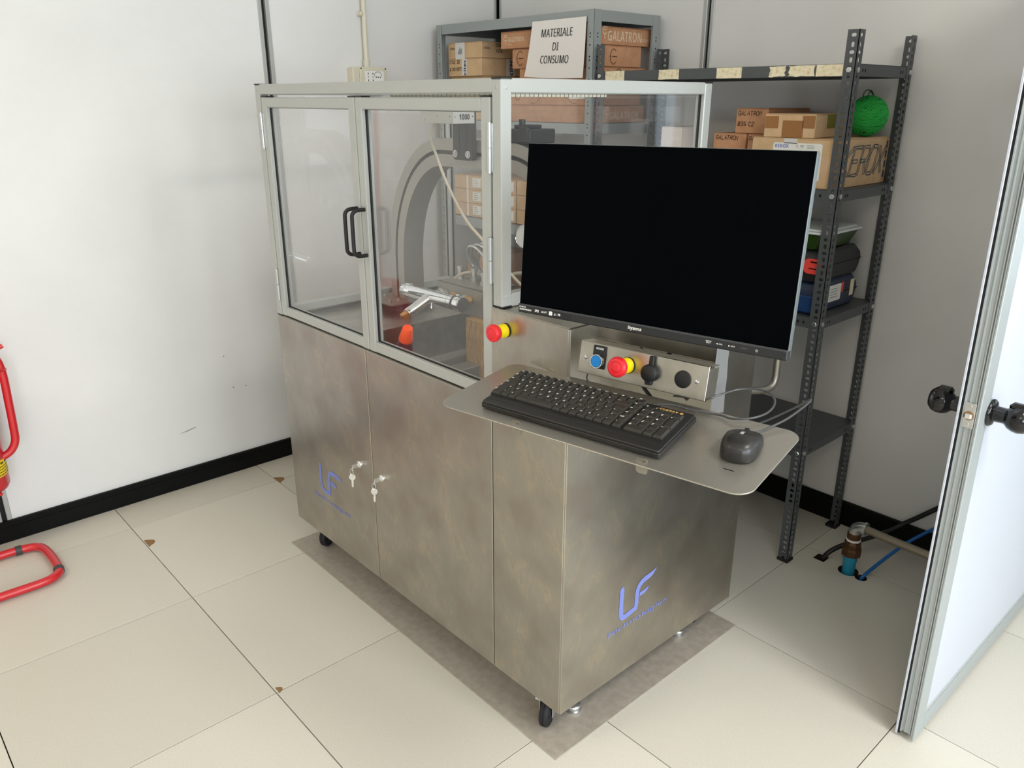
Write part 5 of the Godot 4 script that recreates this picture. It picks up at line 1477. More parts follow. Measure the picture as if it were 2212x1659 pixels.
func goods():
	# --- grey unit, top compartment, left: three flat cartons
	var y := 1.459
	var t := carton("brown flat carton lowest of the left pile under the notice shelf, mostly hidden", 1.70, 1.98, y, 1.643, -0.125, 0.112, M.card, "cartons on the grey shelving")
	patch(t, "tape", M.tape_white, fx(1.70, 1.60, 0.06), 0.07, 0.07)
	t = carton("brown carton with CTEC 35 handwritten in marker on the grey shelving", 1.680, 1.985, 1.644, 1.7165, -0.115, 0.117, M.card, "cartons on the grey shelving")
	pen(t, ["CTEC 35", "X NOISETEST"], fx(1.68, 1.697, -0.106), 0.0125, 0.030, 0.0022, M.ink)
	var tp := patch(t, "tape", M.tape_white, fx(1.68, 1.682, 0.000), 0.036, 0.069)
	text(tp, "citec", face(Vector3(1.6785, 1.680, 0.003), Vector3(0, 1, 0), Vector3(0, 0, -1)), 0.064, 0.018, M.ink, "bold")
	tp = patch(t, "tape", M.tape_white, fz(1.850, 1.680, 0.117), 0.050, 0.070)
	text(tp, "citec", face(Vector3(1.852, 1.680, 0.1185), Vector3(0, 1, 0), Vector3(-1, 0, 0)), 0.064, 0.024, M.ink, "bold")
	t = carton("brown carton with white taped label, topmost of the left pile on grey shelving", 1.682, 1.975, 1.7175, 1.783, -0.118, 0.116, M.card, "cartons on the grey shelving")
	tp = patch(t, "tape", M.tape_white, fx(1.682, 1.7485, -0.032), 0.066, 0.068)
	var m := mb(fx(1.6812, 1.735, -0.046))
	for q in [[0.0, 0.012], [0.006, 0.022], [0.012, 0.030], [0.018, 0.020], [0.024, 0.024]]: m.prism(PackedVector2Array([Vector2(q[0], 0), Vector2(q[0] + 0.0055, 0), Vector2(q[0] + 0.0055, q[1]), Vector2(q[0], q[1])]), 0.0, 0.0003)
	put(m, "print", std("print_grey", hx("9a9a9e"), 0.7), tp)
	text(t, "citec", fx(1.682, 1.7600, -0.086), 0.036, 0.011, M.ink_grey, "bold")
	text(t, "citec", fz(1.712, 1.7580, 0.116), 0.036, 0.011, M.ink_grey, "bold")
	pen(t, ["CAD", "CUTE"], fz(1.765, 1.765, 0.116), 0.011, 0.024, 0.0022, M.ink)
	# right pile: six long cartons
	t = carton("reddish carton printed all over with pale lettering, lowest of the right pile", 1.668, 2.005, 1.4595, 1.524, 0.245, 0.764, M.card_red, "cartons on the grey shelving")
	for k in 5:
		for j in 2: text(t, "GALATRON", fx(1.668, 1.503 - j * 0.022, 0.42 + k * 0.072 - j * 0.01), 0.062, 0.0105, M.print_dim, "bold")
	text(t, "GALATRON", fx(1.668, 1.496, 0.335), 0.075, 0.013, M.print_dim, "bold")
	text(t, "GALATRON", fz(1.880, 1.487, 0.764), 0.180, 0.029, M.print_pale, "bold")
	gal_mark(t, fz(1.775, 1.496, 0.764), 0.042)
	t = carton("reddish carton with an arched cut-out flap and barcode sticker", 1.672, 1.99, 1.525, 1.590, 0.285, 0.752, M.card_red, "cartons on the grey shelving")
	m = mb(fx(1.672, 1.531, 0.57))
	m.stroke(smooth2([Vector2(-0.13, 0.0), Vector2(-0.10, 0.004), Vector2(-0.06, 0.030), Vector2(0.0, 0.046), Vector2(0.06, 0.030), Vector2(0.10, 0.004), Vector2(0.13, 0.0)], 6), 0.0022)
	put(m, "flap_edge", M.card_dark, t)
	tp = patch(t, "barcode_sticker", M.label_paper, fx(1.672, 1.566, 0.70), 0.085, 0.034)
	m = mb(fx(1.6712, 1.568, 0.676))
	for k in 14: m.stroke([Vector2(k * 0.0026, -0.009), Vector2(k * 0.0026, 0.009)], [0.001, 0.0016, 0.0006][k % 3], 0.0, false)
	put(m, "bars", M.ink, tp)
	ring_mark(t, fx(1.672, 1.568, 0.36), 0.024)
	t = carton("reddish carton just under the notice, third from bottom of right pile", 1.676, 2.018, 1.591, 1.6655, 0.365, 0.762, M.card_red, "cartons on the grey shelving")
	ring_mark(t, fz(1.84, 1.630, 0.762), 0.030)
	t = carton("reddish carton with a round brown emblem, second from top of right pile", 1.680, 1.967, 1.6665, 1.7425, 0.316, 0.766, M.card_red, "cartons on the grey shelving")
	ring_mark(t, fx(1.68, 1.705, 0.365), 0.027)
	ring_mark(t, fz(1.80, 1.703, 0.766), 0.027)
	t = carton("reddish carton with large pale lettering on its end, topmost of the right pile", 1.668, 2.022, 1.744, 1.8085, 0.258, 0.768, M.card_red, "cartons on the grey shelving")
	text(t, "GALATRON", fz(1.860, 1.7755, 0.768), 0.200, 0.036, M.print_pale, "bold")
	text(t, "plast", fz(1.988, 1.766, 0.768), 0.050, 0.019, M.print_pale)
	gal_mark(t, fz(1.742, 1.785, 0.768), 0.042)
	text(t, "GALATRON", fx(1.668, 1.778, 0.350), 0.095, 0.018, M.print_pale, "bold")
	gal_mark(t, fx(1.668, 1.778, 0.288), 0.036)
	text(t, "plast", fx(1.668, 1.760, 0.315), 0.024, 0.008, M.print_pale)
	for k in 2: text(t, "GALATRON", fx(1.668, 1.785 - k * 0.02, 0.445), 0.060, 0.012, M.print_dim, "bold")
	# middle compartment: small cartons with white labels and a white band, three piles of three
	for c in 3:
		for r in 3:
			var zz := -0.105 + c * 0.225
			var b := carton("small labelled carton with white band, %s of the %s pile, middle grey shelf" % [["lowest", "middle", "top"][r], ["left", "centre", "right"][c]], 1.680, 1.93, 1.028 + r * 0.0625, 1.0895 + r * 0.0625, zz, zz + 0.218, M.card, "small labelled cartons on the middle grey shelf")
			patch(b, "band", M.label_paper, fx(1.680, 1.059 + r * 0.0625, zz + 0.112), 0.013, 0.060)
			var lb := patch(b, "label", M.label_paper, fx(1.680, 1.060 + r * 0.0625, zz + 0.178), 0.058, 0.040)
			m = mb(fx(1.6792, 1.060 + r * 0.0625, zz + 0.178))
			for k in 4: m.stroke([Vector2(-0.02, 0.013 - k * 0.0085), Vector2(0.004 + 0.004 * (k % 3), 0.013 - k * 0.0085)], 0.0018, 0.0, false)
			put(m, "print", M.ink_grey, lb)
	# lower shelf: a carton and small white boxes
	t = carton("plain brown carton on the lower grey shelf behind the small white boxes", 1.76, 1.98, 0.621, 0.845, -0.10, 0.14, M.card_red)
	for q in [[1.69, -0.085, 0.05, 0.35], [1.70, 0.01, 0.058, -0.3], [1.69, 0.10, 0.045, 0.2], [1.72, 0.22, 0.06, 0.1], [1.70, 0.32, 0.05, -0.2]]:
		var b := carton("small white box with red dot, %s on the lower grey shelf" % ("leftmost" if q[1] < 0.0 else "second from left" if q[1] < 0.05 else "middle one" if q[1] < 0.15 else "second from right" if q[1] < 0.25 else "rightmost"), q[0] - 0.035, q[0] + 0.035, 0.621, 0.621 + q[2], q[1] - 0.045, q[1] + 0.045, M.label_paper, "small white boxes on the lower grey shelf", q[3])
		m = mb(b.global_transform * face(Vector3(-0.0356, q[2] * 0.5, 0.0), Vector3(0, 0, 1), Vector3.UP)); m.prism(disc(0.009, 14), 0.0, 0.0004)
		put(m, "red_dot", M.red_latch, b)
	# --- dark unit, second board
	y = 1.2895
	t = carton("white box at the left of the second dark shelf behind the end pane", 1.745, 1.90, y, 1.4545, 1.060, 1.150, M.cream_box)
	m = mb(fx(1.745, 1.37, 1.105)); m.stroke([Vector2(0.012, -0.08), Vector2(0.012, 0.08)], 0.0012, 0.0, false)
	put(m, "glued_edge", M.label_paper, t)
	t = carton("brown box marked Ø10 C3F in marker, lower left of the dark shelf boxes", 1.742, 2.02, y, 1.4395, 1.290, 1.4175, M.card_red, "handwritten boxes on the second dark shelf")
	pen(t, ["GALATRON", "o10 C3F"], fx(1.742, 1.419, 1.300), 0.0125, 0.044, 0.0018, M.ink)
	t = carton("brown box beside the Ø10 one, mostly hidden behind the large blue-lettered carton", 1.746, 2.02, y, 1.4390, 1.4215, 1.4915, M.card_red, "handwritten boxes on the second dark shelf")
	pen(t, ["GA"], fx(1.746, 1.419, 1.428), 0.0125, 0.044, 0.0018, M.ink)
	t = carton("brown box marked Ø35 C2 in marker, standing on the Ø10 box", 1.745, 2.015, 1.4405, 1.520, 1.370, 1.490, M.card_red, "handwritten boxes on the second dark shelf")
	pen(t, ["GALATRON", "o35 C2"], fx(1.745, 1.4985, 1.379), 0.0125, 0.034, 0.0018, M.ink)
	t = carton("large brown carton with big outlined lettering on its end and a white shipping label", 1.660, 2.018, y, 1.4350, 1.4935, 1.7785, M.card, "", 0.0, "x")
	var lbp := patch(t, "shipping_label", M.label_paper, fx(1.660, 1.3665, 1.6525), 0.165, 0.110, 0.006)
	text(lbp, "KEROX", fx(1.6592, 1.4115, 1.600), 0.046, 0.0105, M.logo_blue, "bold")
	m = mb(fx(1.6592, 1.4115, 1.652)); m.stroke([Vector2(-0.004, -0.003), Vector2(0, 0.004), Vector2(0.004, -0.003)], 0.0008)
	for k in 3: m.stroke([Vector2(0.032, 0.004 - k * 0.004), Vector2(0.055 + 0.004 * (k % 2), 0.004 - k * 0.004)], 0.0009, 0.0, false)
	m.stroke([Vector2(0.010, 0.002), Vector2(0.022, 0.002)], 0.0022, 0.0, false); m.stroke([Vector2(0.012, -0.003), Vector2(0.020, -0.003)], 0.0012, 0.0, false)
	for k in 6: m.stroke([Vector2(-0.05, -0.02 - k * 0.011), Vector2(0.05 - 0.008 * (k % 3), -0.02 - k * 0.011)], 0.0016, 0.0, false)
	put(m, "print", M.ink_grey, lbp)
	patch(t, "tape", M.tape_white, fx(1.660, 1.4265, 1.628), 0.045, 0.014)
	outline_word(t)
	t = carton("small brown taped carton lying on the large lettered carton", 1.665, 1.905, 1.4358, 1.5065, 1.523, 1.690, M.card, "", 0.06)
	patch(t, "tape", M.tape_brown, t.global_transform * fx(-0.12, 0.026, 0.012), 0.068, 0.050)
	patch(t, "tape", M.tape_brown, t.global_transform * fx(-0.12, 0.045, -0.0585), 0.044, 0.036)
	patch(t, "tape", M.tape_brown, t.global_transform * fx(-0.12, 0.047, 0.062), 0.040, 0.036)
	patch(t, "tape", std("tape_olive", hx("8a7a3a"), 0.35), t.global_transform * fz(0.01, 0.048, 0.0835), 0.10, 0.040)
	twine_ball(Vector3(1.925, 1.4985, 1.735), 0.0625)
	# --- dark unit, third board: two tool cases and a green tub
	y = 0.8905
	t = thing("tool_case", "dark blue plastic tool case with white sticker, lowest on the third dark shelf", "tool case", Vector3(1.82, y, 1.60))
	case_shape(t, M.blue_case, 1.672, 1.965, y, 0.998, 1.44, 1.768, 0.045)
	m = mb(); m.bx(1.667, 1.676, y + 0.008, y + 0.062, 1.47, 1.764, 0.003)
	put(m, "front_band", M.blue_case_low, t)
	patch(t, "sticker", M.label_paper, fz(1.800, 0.948, 1.7685), 0.085, 0.055, 0.004)
	patch(t, "red_tab", M.red_latch, fz(1.852, 0.960, 1.7685), 0.014, 0.034)
	patch(t, "small_sticker", M.old_label, fz(1.920, 0.950, 1.7685), 0.026, 0.056)
	m = mb(fz(1.800, 0.950, 1.7695))
	for k in 4: m.stroke([Vector2(-0.03, 0.012 - k * 0.009), Vector2(0.015 + 0.006 * (k % 2), 0.012 - k * 0.009)], 0.0016, 0.0, false)
	put(m, "print", M.ink_grey, t)
	t = thing("tool_case", "black plastic tool case with red latch, stacked on the blue case", "tool case", Vector3(1.82, 0.9985, 1.60))
	case_shape(t, M.dark_case, 1.668, 1.955, 0.9985, 1.0985, 1.42, 1.772, 0.05)
	m = mb(face(Vector3(1.668, 1.050, 1.7505), Vector3(0, 0, 1), Vector3.UP))
	m.prism(rrect(0.060, 0.048, 0.014, 5), 0.0, 0.005, 0.0015)
	var lt := put(m, "latch", M.red_latch, t)
	m = mb(face(Vector3(1.6625, 1.050, 1.7505), Vector3(0, 0, 1), Vector3.UP)); m.bx(-0.008, 0.020, 0.012, 0.017, 0.0, 0.0006); m.bx(-0.012, 0.014, -0.008, -0.0045, 0.0, 0.0006)
	put(m, "latch_slot", M.void, lt)
	t = thing("tub", "dark green plastic tub with a pale translucent lid on top of the black case", "tub", Vector3(1.79, 1.099, 1.62))
	m = mb()
	var rr := []
	for q in [[0.20, 0.24, 0.03, 0.0], [0.215, 0.26, 0.03, 0.004], [0.245, 0.30, 0.03, 0.052]]:
		var rp := PackedVector3Array()
		for e in rrect(q[0], q[1], q[2], 5): rp.append(Vector3(1.785 + e.x, 1.0990 + q[3], 1.630 + e.y))
		rr.append(rp)
	m.loft(rr)
	put(m, "body", M.green_tub, t)
	m = mb(Transform3D(Basis(Vector3.RIGHT, Vector3.FORWARD, Vector3.UP), Vector3(1.785, 1.151, 1.630)))
	m.prism(rrect(0.262, 0.318, 0.03, 5), 0.0, 0.007, 0.002); m.prism(rrect(0.235, 0.29, 0.03, 5), 0.007, 0.014, 0.002)
	put(m, "lid", M.white_lid, t)
	for z in [1.66, 1.70]: patch(t, "rib", M.white_lid, face(Vector3(1.667, 1.128, z), Vector3(0, 0, 1), Vector3.UP), 0.004, 0.024)

func gal_mark(t: Node3D, at: Transform3D, h: float):   # forked mark before the maker's name
	var m := mb(at)
	var s := h / 0.042
	m.stroke(smooth2([Vector2(0.012, 0.020) * s, Vector2(-0.006, 0.019) * s, Vector2(-0.011, 0.008) * s, Vector2(-0.009, -0.001) * s, Vector2(0.0, -0.004) * s, Vector2(0.010, -0.001) * s], 4), 0.0042 * s)
	m.stroke([Vector2(0.0, -0.004) * s, Vector2(0.0, -0.020) * s], 0.0046 * s)
	m.stroke([Vector2(-0.004, 0.011) * s, Vector2(0.010, 0.011) * s], 0.0036 * s)
	put(m, "mark", M.print_pale, t)

func ring_mark(t: Node3D, at: Transform3D, r: float):
	var m := mb(at)
	var p := []
	for k in 15: p.append(Vector2(r * 0.72 * cos(deg_to_rad(50 + k * 19.0)), r * sin(deg_to_rad(50 + k * 19.0))))
	m.stroke(p, 0.0028)
	m.stroke([Vector2(-0.2 * r, 0.0), Vector2(0.72 * r, 0.0)], 0.0028)
	for k in 5: m.stroke([Vector2(r * (-0.9 + k * 0.26), -0.003), Vector2(r * (-0.9 + k * 0.26), 0.004)], 0.0016, 0.0, false)
	put(m, "emblem", M.print_brown, t)

func outline_word(t: Node3D):   # large outlined italic capitals on the carton's end
	var m := mb(fz(0, 0, 1.7785))
	var x := 1.700
	for ch in "KEROX":
		var g: String = GL[ch]
		for part in g.split(";"):
			var p := []
			for i in range(0, part.length() - 1, 2): p.append(Vector2(x + (int(part[i]) * 0.0122 + int(part[i + 1]) * 0.0045), 1.3255 + int(part[i + 1]) * 0.0138))
			for s in [-1.0, 1.0]:
				var q := []
				for i in p.size():
					var d: Vector2 = (p[mini(i + 1, p.size() - 1)] - p[maxi(i - 1, 0)]).normalized()
					q.append(p[i] + d.orthogonal() * 0.0048 * s)
				m.stroke(q, 0.0034)
			m.stroke([p[0] + (p[1] - p[0]).normalized().orthogonal() * 0.0048, p[0] - (p[1] - p[0]).normalized().orthogonal() * 0.0048], 0.0024)
			var e: int = p.size() - 1
			m.stroke([p[e] + (p[e] - p[e - 1]).normalized().orthogonal() * 0.0048, p[e] - (p[e] - p[e - 1]).normalized().orthogonal() * 0.0048], 0.0024)
		x += 0.0565
	put(m, "outlined_lettering", M.kerox_blue, t)
	m = mb(fz(0, 0, 1.7785))
	for k in 4: m.prism(rrect(0.011, 0.022, 0.001, 1, Vector2(2.001, 1.412 - k * 0.031)), 0.0, 0.0003)
	put(m, "shipping_marks", M.kerox_blue, t)

func case_shape(t: Node3D, mat: Material, x0: float, x1: float, y0: float, y1: float, z0: float, z1: float, r: float):
	var p := PackedVector2Array([Vector2(x0 + 0.006, y0), Vector2(x1 - r * 0.6, y0), Vector2(x1 - 0.012, y0 + (y1 - y0) * 0.22), Vector2(x1, y0 + (y1 - y0) * 0.5), Vector2(x1 - 0.010, y0 + (y1 - y0) * 0.75), Vector2(x1 - r, y1), Vector2(x0 + 0.02, y1), Vector2(x0 + 0.006, y1 - 0.012), Vector2(x0, y1 - 0.03), Vector2(x0, y0 + 0.008)])
	var m := mb(); m.prism(p, z0, z1, 0.008)
	put(m, "body", mat, t)
	m = mb(); m.bx(x0 - 0.001, x1 - 0.003, (y0 + y1) * 0.5 - 0.001, (y0 + y1) * 0.5 + 0.001, z0 - 0.001, z1 + 0.001)
	put(m, "seam", M.void, t)
	m = mb(); m.tube(smooth([Vector3(x0 - 0.001, (y0 + y1) * 0.5, z0 + 0.07), Vector3(x0 - 0.018, (y0 + y1) * 0.5, z0 + 0.08), Vector3(x0 - 0.018, (y0 + y1) * 0.5, z0 + 0.19), Vector3(x0 - 0.001, (y0 + y1) * 0.5, z0 + 0.20)], 4), 0.007, 8)
	put(m, "handle", mat, t)

func twine_ball(c: Vector3, r: float):
	var t := thing("twine_ball", "ball of bright green twine resting on the large carton between the shelf posts", "twine", c - Vector3(0, r, 0))
	var m := mb(Transform3D(Basis(), c))
	var pr := []
	for k in 17:
		var a := -PI / 2 + PI * k / 16.0
		pr.append(Vector2(maxf(0.0, cos(a)) * r * 0.93, sin(a) * r * 0.93))
	m.lathe(pr, 28)
	put(m, "core", std("twine_core", hx("0f7a2c"), 0.8), t)
	m = mb(Transform3D(Basis(), c))
	for k in 95:
		var fam := k / 19
		var ax := Vector3(rng.randfn() * 0.16, 1.0, rng.randfn() * 0.16)
		if fam == 1: ax = Vector3(0.55 + rng.randfn() * 0.10, 0.8, 0.15 + rng.randfn() * 0.1)
		elif fam == 2: ax = Vector3(-0.5 + rng.randfn() * 0.10, 0.8, 0.35 + rng.randfn() * 0.1)
		elif fam == 3: ax = Vector3(0.15 + rng.randfn() * 0.1, 0.6, -0.7 + rng.randfn() * 0.1)
		elif fam == 4: ax = Vector3(rng.randfn(), rng.randfn(), rng.randfn())
		ax = ax.normalized()
		var off := rng.randf_range(-0.75, 0.75)
		var u := ax.cross(Vector3(0.3, 0.2, 0.9)).normalized(); var w := ax.cross(u)
		var rr := r * sqrt(1.0 - off * off) * rng.randf_range(0.94, 0.985)
		var ring := PackedVector3Array()
		for i in 28: ring.append(ax * off * r * 0.96 + (u * cos(TAU * i / 28.0) + w * sin(TAU * i / 28.0)) * rr + Vector3.ONE * 0.0)
		m.tube(ring, 0.0019, 6, true)
	tag(put(m, "wound_strands", M.twine, t), "", "", "", "stuff")
	m = mb(); m.tube(smooth([c + Vector3(-0.05, 0.045, 0.0), c + Vector3(-0.055, 0.07, 0.005), c + Vector3(-0.035, 0.078, 0.01), c + Vector3(-0.01, 0.064, 0.012)], 5), 0.0017, 6)
	m.tube(smooth([c + Vector3(-0.045, 0.05, 0.01), c + Vector3(-0.03, 0.075, 0.012), c + Vector3(-0.008, 0.070, 0.01), c + Vector3(0.004, 0.060, 0.01)], 5), 0.0017, 6)
	put(m, "loose_end", std("twine_dark", hx("0c4a22"), 0.7), t)

# ---------------------------------------------------------------- loose things
func loose_things():
	faucet(); spray_bottle(); plumbing(); socket(); extinguisher()
	# red push button box on the right wall, cut by the picture's edge
	var rb := thing("call_point", "small red rounded box on the right wall at the picture's right edge", "call point", Vector3(WX, 1.578, 2.150))
	var m := mb(face(Vector3(WX - 0.002, 1.578, 2.150), Vector3(0, 0, 1), Vector3.UP)); m.prism(rrect(0.05, 0.062, 0.02, 6), 0.0, 0.03, 0.008)
	put(m, "housing", M.red_paint, rb)

func faucet():
	var f := thing("mixer_tap", "chrome thermostatic mixer tap lying across the bench behind the right glazed door", "tap", Vector3(0.74, 0.95, 0.98))
	var a := Vector3(0.742, 0.9605, 0.825); var b := Vector3(0.742, 0.9655, 1.128)
	var d := (b - a).normalized()
	var m := mb(along(a, d))
	m.lathe([Vector2(0.0, 0.0), Vector2(0.0195, 0.0), Vector2(0.0215, 0.003), Vector2(0.0215, 0.046), Vector2(0.0208, 0.0465), Vector2(0.0208, 0.048), Vector2(0.0215, 0.0485), Vector2(0.0212, 0.245), Vector2(0.0202, 0.2455), Vector2(0.0202, 0.247), Vector2(0.0215, 0.248), Vector2(0.0215, 0.268)], 32)
	put(m, "body", M.chrome, f)
	m = mb(along(a + d * 0.268, d)); m.lathe([Vector2(0.0215, 0.0), Vector2(0.0235, 0.001), Vector2(0.0235, 0.009), Vector2(0.0220, 0.010)], 30)
	put(m, "grip_ring", M.cap_black, f)
	m = mb(along(a + d * 0.278, d)); m.lathe([Vector2(0.0220, 0.0), Vector2(0.0240, 0.001), Vector2(0.0240, 0.026), Vector2(0.0225, 0.028)], 30)
	var kn := put(m, "knob", M.chrome, f)
	m = mb(along(a + d * 0.306, d)); m.lathe([Vector2(0.0225, 0.0), Vector2(0.0205, 0.0012), Vector2(0.0, 0.0014)], 28)
	put(m, "end_cap", std("cap_grey", hx("3b3d40"), 0.4), kn)
	m = mb(); m.box(a + d * 0.290 + Vector3(-0.006, 0.026, 0.0), Vector3(0.010, 0.010, 0.012), 0.003)
	put(m, "stop_pin", M.chrome, kn)
	m = mb(); m.box(a + d * 0.03 + Vector3(0.0, 0.022, 0), Vector3(0.016, 0.006, 0.022), 0.002)
	put(m, "stop_button", M.chrome, f)
	# spout
	var s0 := a + d * 0.150; var s1 := Vector3(0.640, 0.918, 0.972)
	var sd := (s1 - s0).normalized()
	m = mb(along(s0, sd)); m.lathe([Vector2(0.019, 0.0), Vector2(0.0185, 0.03), Vector2(0.0175, 0.07), Vector2(0.0178, 0.098), Vector2(0.0165, 0.102), Vector2(0.0, 0.102)], 26)
	put(m, "spout", M.chrome, f)
	m = mb(along(s0 + sd * 0.102, sd)); m.box(Vector3(0, 0.010, 0), Vector3(0.021, 0.020, 0.021), 0.0015)
	var ae := put(m, "outlet_adapter", M.brass, f)
	m = mb(along(s0 + sd * 0.1222, sd)); m.lathe([Vector2(0.0035, 0.0), Vector2(0.0, 0.0002)], 12)
	put(m, "bore", M.void, ae)
	m = mb(); m.tube(PackedVector3Array([s0 + Vector3(-0.012, -0.010, 0.018), s0 + Vector3(-0.016, -0.022, 0.020)]), 0.004, 12)
	m.tube(PackedVector3Array([s0 + Vector3(-0.016, -0.022, 0.020), s0 + Vector3(-0.018, -0.031, 0.021)]), 0.0062, 14)
	put(m, "diverter_knob", M.chrome, f)
	for z in [0.15, 0.27]:
		m = mb(along(a + d * z, Vector3(1, 0, 0.0))); m.lathe([Vector2(0.012, 0.015), Vector2(0.012, 0.04), Vector2(0.015, 0.041), Vector2(0.015, 0.056), Vector2(0.0, 0.057)], 6 if z > 0.2 else 20)
		put(m, "wall_union", M.brass if z > 0.2 else M.zinc, f)

func spray_bottle():
	var p0 := Vector3(0.540, 0.748, 1.062); var p1 := Vector3(0.503, 0.951, 1.185)
	var d := (p1 - p0).normalized()
	var L := p0.distance_to(p1)
	var t := thing("bottle", "small dark blue bottle with an orange cap leaning inside the basin behind the right door", "bottle", p0)
	var m := mb(along(p0, d)); m.lathe([Vector2(0.0, 0.0), Vector2(0.024, 0.0), Vector2(0.026, 0.004), Vector2(0.026, L - 0.085), Vector2(0.022, L - 0.072), Vector2(0.0165, L - 0.060), Vector2(0.0165, L - 0.045)], 26)
	put(m, "body", M.navy_plastic, t)
	m = mb(along(p0 + d * (L - 0.048), d)); m.lathe([Vector2(0.0165, 0.0), Vector2(0.0205, 0.0005), Vector2(0.0198, 0.006), Vector2(0.0150, 0.044), Vector2(0.0130, 0.0475), Vector2(0.0, 0.048)], 26)
	put(m, "cap", M.orange_plastic, t)

func plumbing():
	var t := thing("water_pipe", "old water pipe rising from the floor beside the dark shelving and elbowing towards the door", "pipe", Vector3(1.760, 0, 1.978))
	var c := Vector3(1.760, 0, 1.978)
	var m := mb(Transform3D(Basis(), c)); m.lathe([Vector2(0.021, -0.12), Vector2(0.021, 0.040), Vector2(0.0232, 0.044), Vector2(0.0232, 0.066)], 26)
	put(m, "plastic_riser", M.pvc_blue, t)
	m = mb(Transform3D(Basis(), c)); m.lathe([Vector2(0.026, 0.064), Vector2(0.0325, 0.067), Vector2(0.0335, 0.088), Vector2(0.0310, 0.096), Vector2(0.0280, 0.098), Vector2(0.0290, 0.112), Vector2(0.0240, 0.124), Vector2(0.0, 0.124)], 8)
	put(m, "union_nut", M.brass_dirty, t)
	m = mb(Transform3D(Basis(), c)); m.lathe([Vector2(0.0235, 0.122), Vector2(0.0242, 0.124), Vector2(0.0242, 0.129), Vector2(0.022, 0.130)], 24)
	put(m, "sealing_tape", M.paper, t)
	m = mb(Transform3D(Basis(), c)); m.lathe([Vector2(0.0215, 0.128), Vector2(0.0225, 0.150), Vector2(0.0200, 0.152)], 22)
	put(m, "bushing", M.brass_dirty, t)
	m = mb()
	m.tube(smooth([c + Vector3(0, 0.145, 0), c + Vector3(0, 0.160, 0.001), c + Vector3(0.0, 0.172, 0.006), c + Vector3(0.0, 0.1785, 0.018), c + Vector3(0.0, 0.180, 0.034)], 5), 0.0195, 20)
	m.xf = along(c + Vector3(0, 0.180, 0.028), Vector3(0, 0, 1)); m.lathe([Vector2(0.019, 0.0), Vector2(0.0225, 0.001), Vector2(0.0225, 0.010), Vector2(0.015, 0.011)], 22)
	put(m, "elbow", M.zinc, t)
	m = mb(); m.tube(PackedVector3Array([c + Vector3(0, 0.180, 0.034), c + Vector3(-0.004, 0.178, 0.12), c + Vector3(-0.010, 0.176, 0.43)]), 0.0135, 16)
	put(m, "pipe_run", M.iron_pipe, t)
	m = mb(); m.tube(smooth([Vector3(1.768, -0.06, 1.868), Vector3(1.772, 0.0, 1.880), Vector3(1.790, 0.035, 1.900), Vector3(1.84, 0.055, 1.93), Vector3(1.92, 0.06, 1.965), Vector3(1.99, 0.075, 2.0), Vector3(2.03, 0.11, 2.04), Vector3(2.042, 0.17, 2.10), Vector3(2.045, 0.24, 2.16), Vector3(2.045, 0.36, 2.22), Vector3(2.045, 0.6, 2.25)], 5), 0.0085, 10)
	tag(put(m, "black_cable", M.cable_black), "thick black cable running from a square floor slot up the right wall", "cable")
	m = mb(); m.tube(smooth([Vector3(1.748, -0.06, 2.022), Vector3(1.750, -0.01, 2.028), Vector3(1.760, 0.008, 2.034), Vector3(1.80, 0.028, 2.045), Vector3(1.87, 0.062, 2.068), Vector3(1.94, 0.095, 2.095), Vector3(2.0, 0.118, 2.122), Vector3(2.035, 0.150, 2.155), Vector3(2.045, 0.21, 2.19), Vector3(2.045, 0.5, 2.23)], 5), 0.0058, 10)
	tag(put(m, "blue_hose", M.hose_blue), "thin blue air hose leaving a round floor hole and passing under the old pipe", "hose")

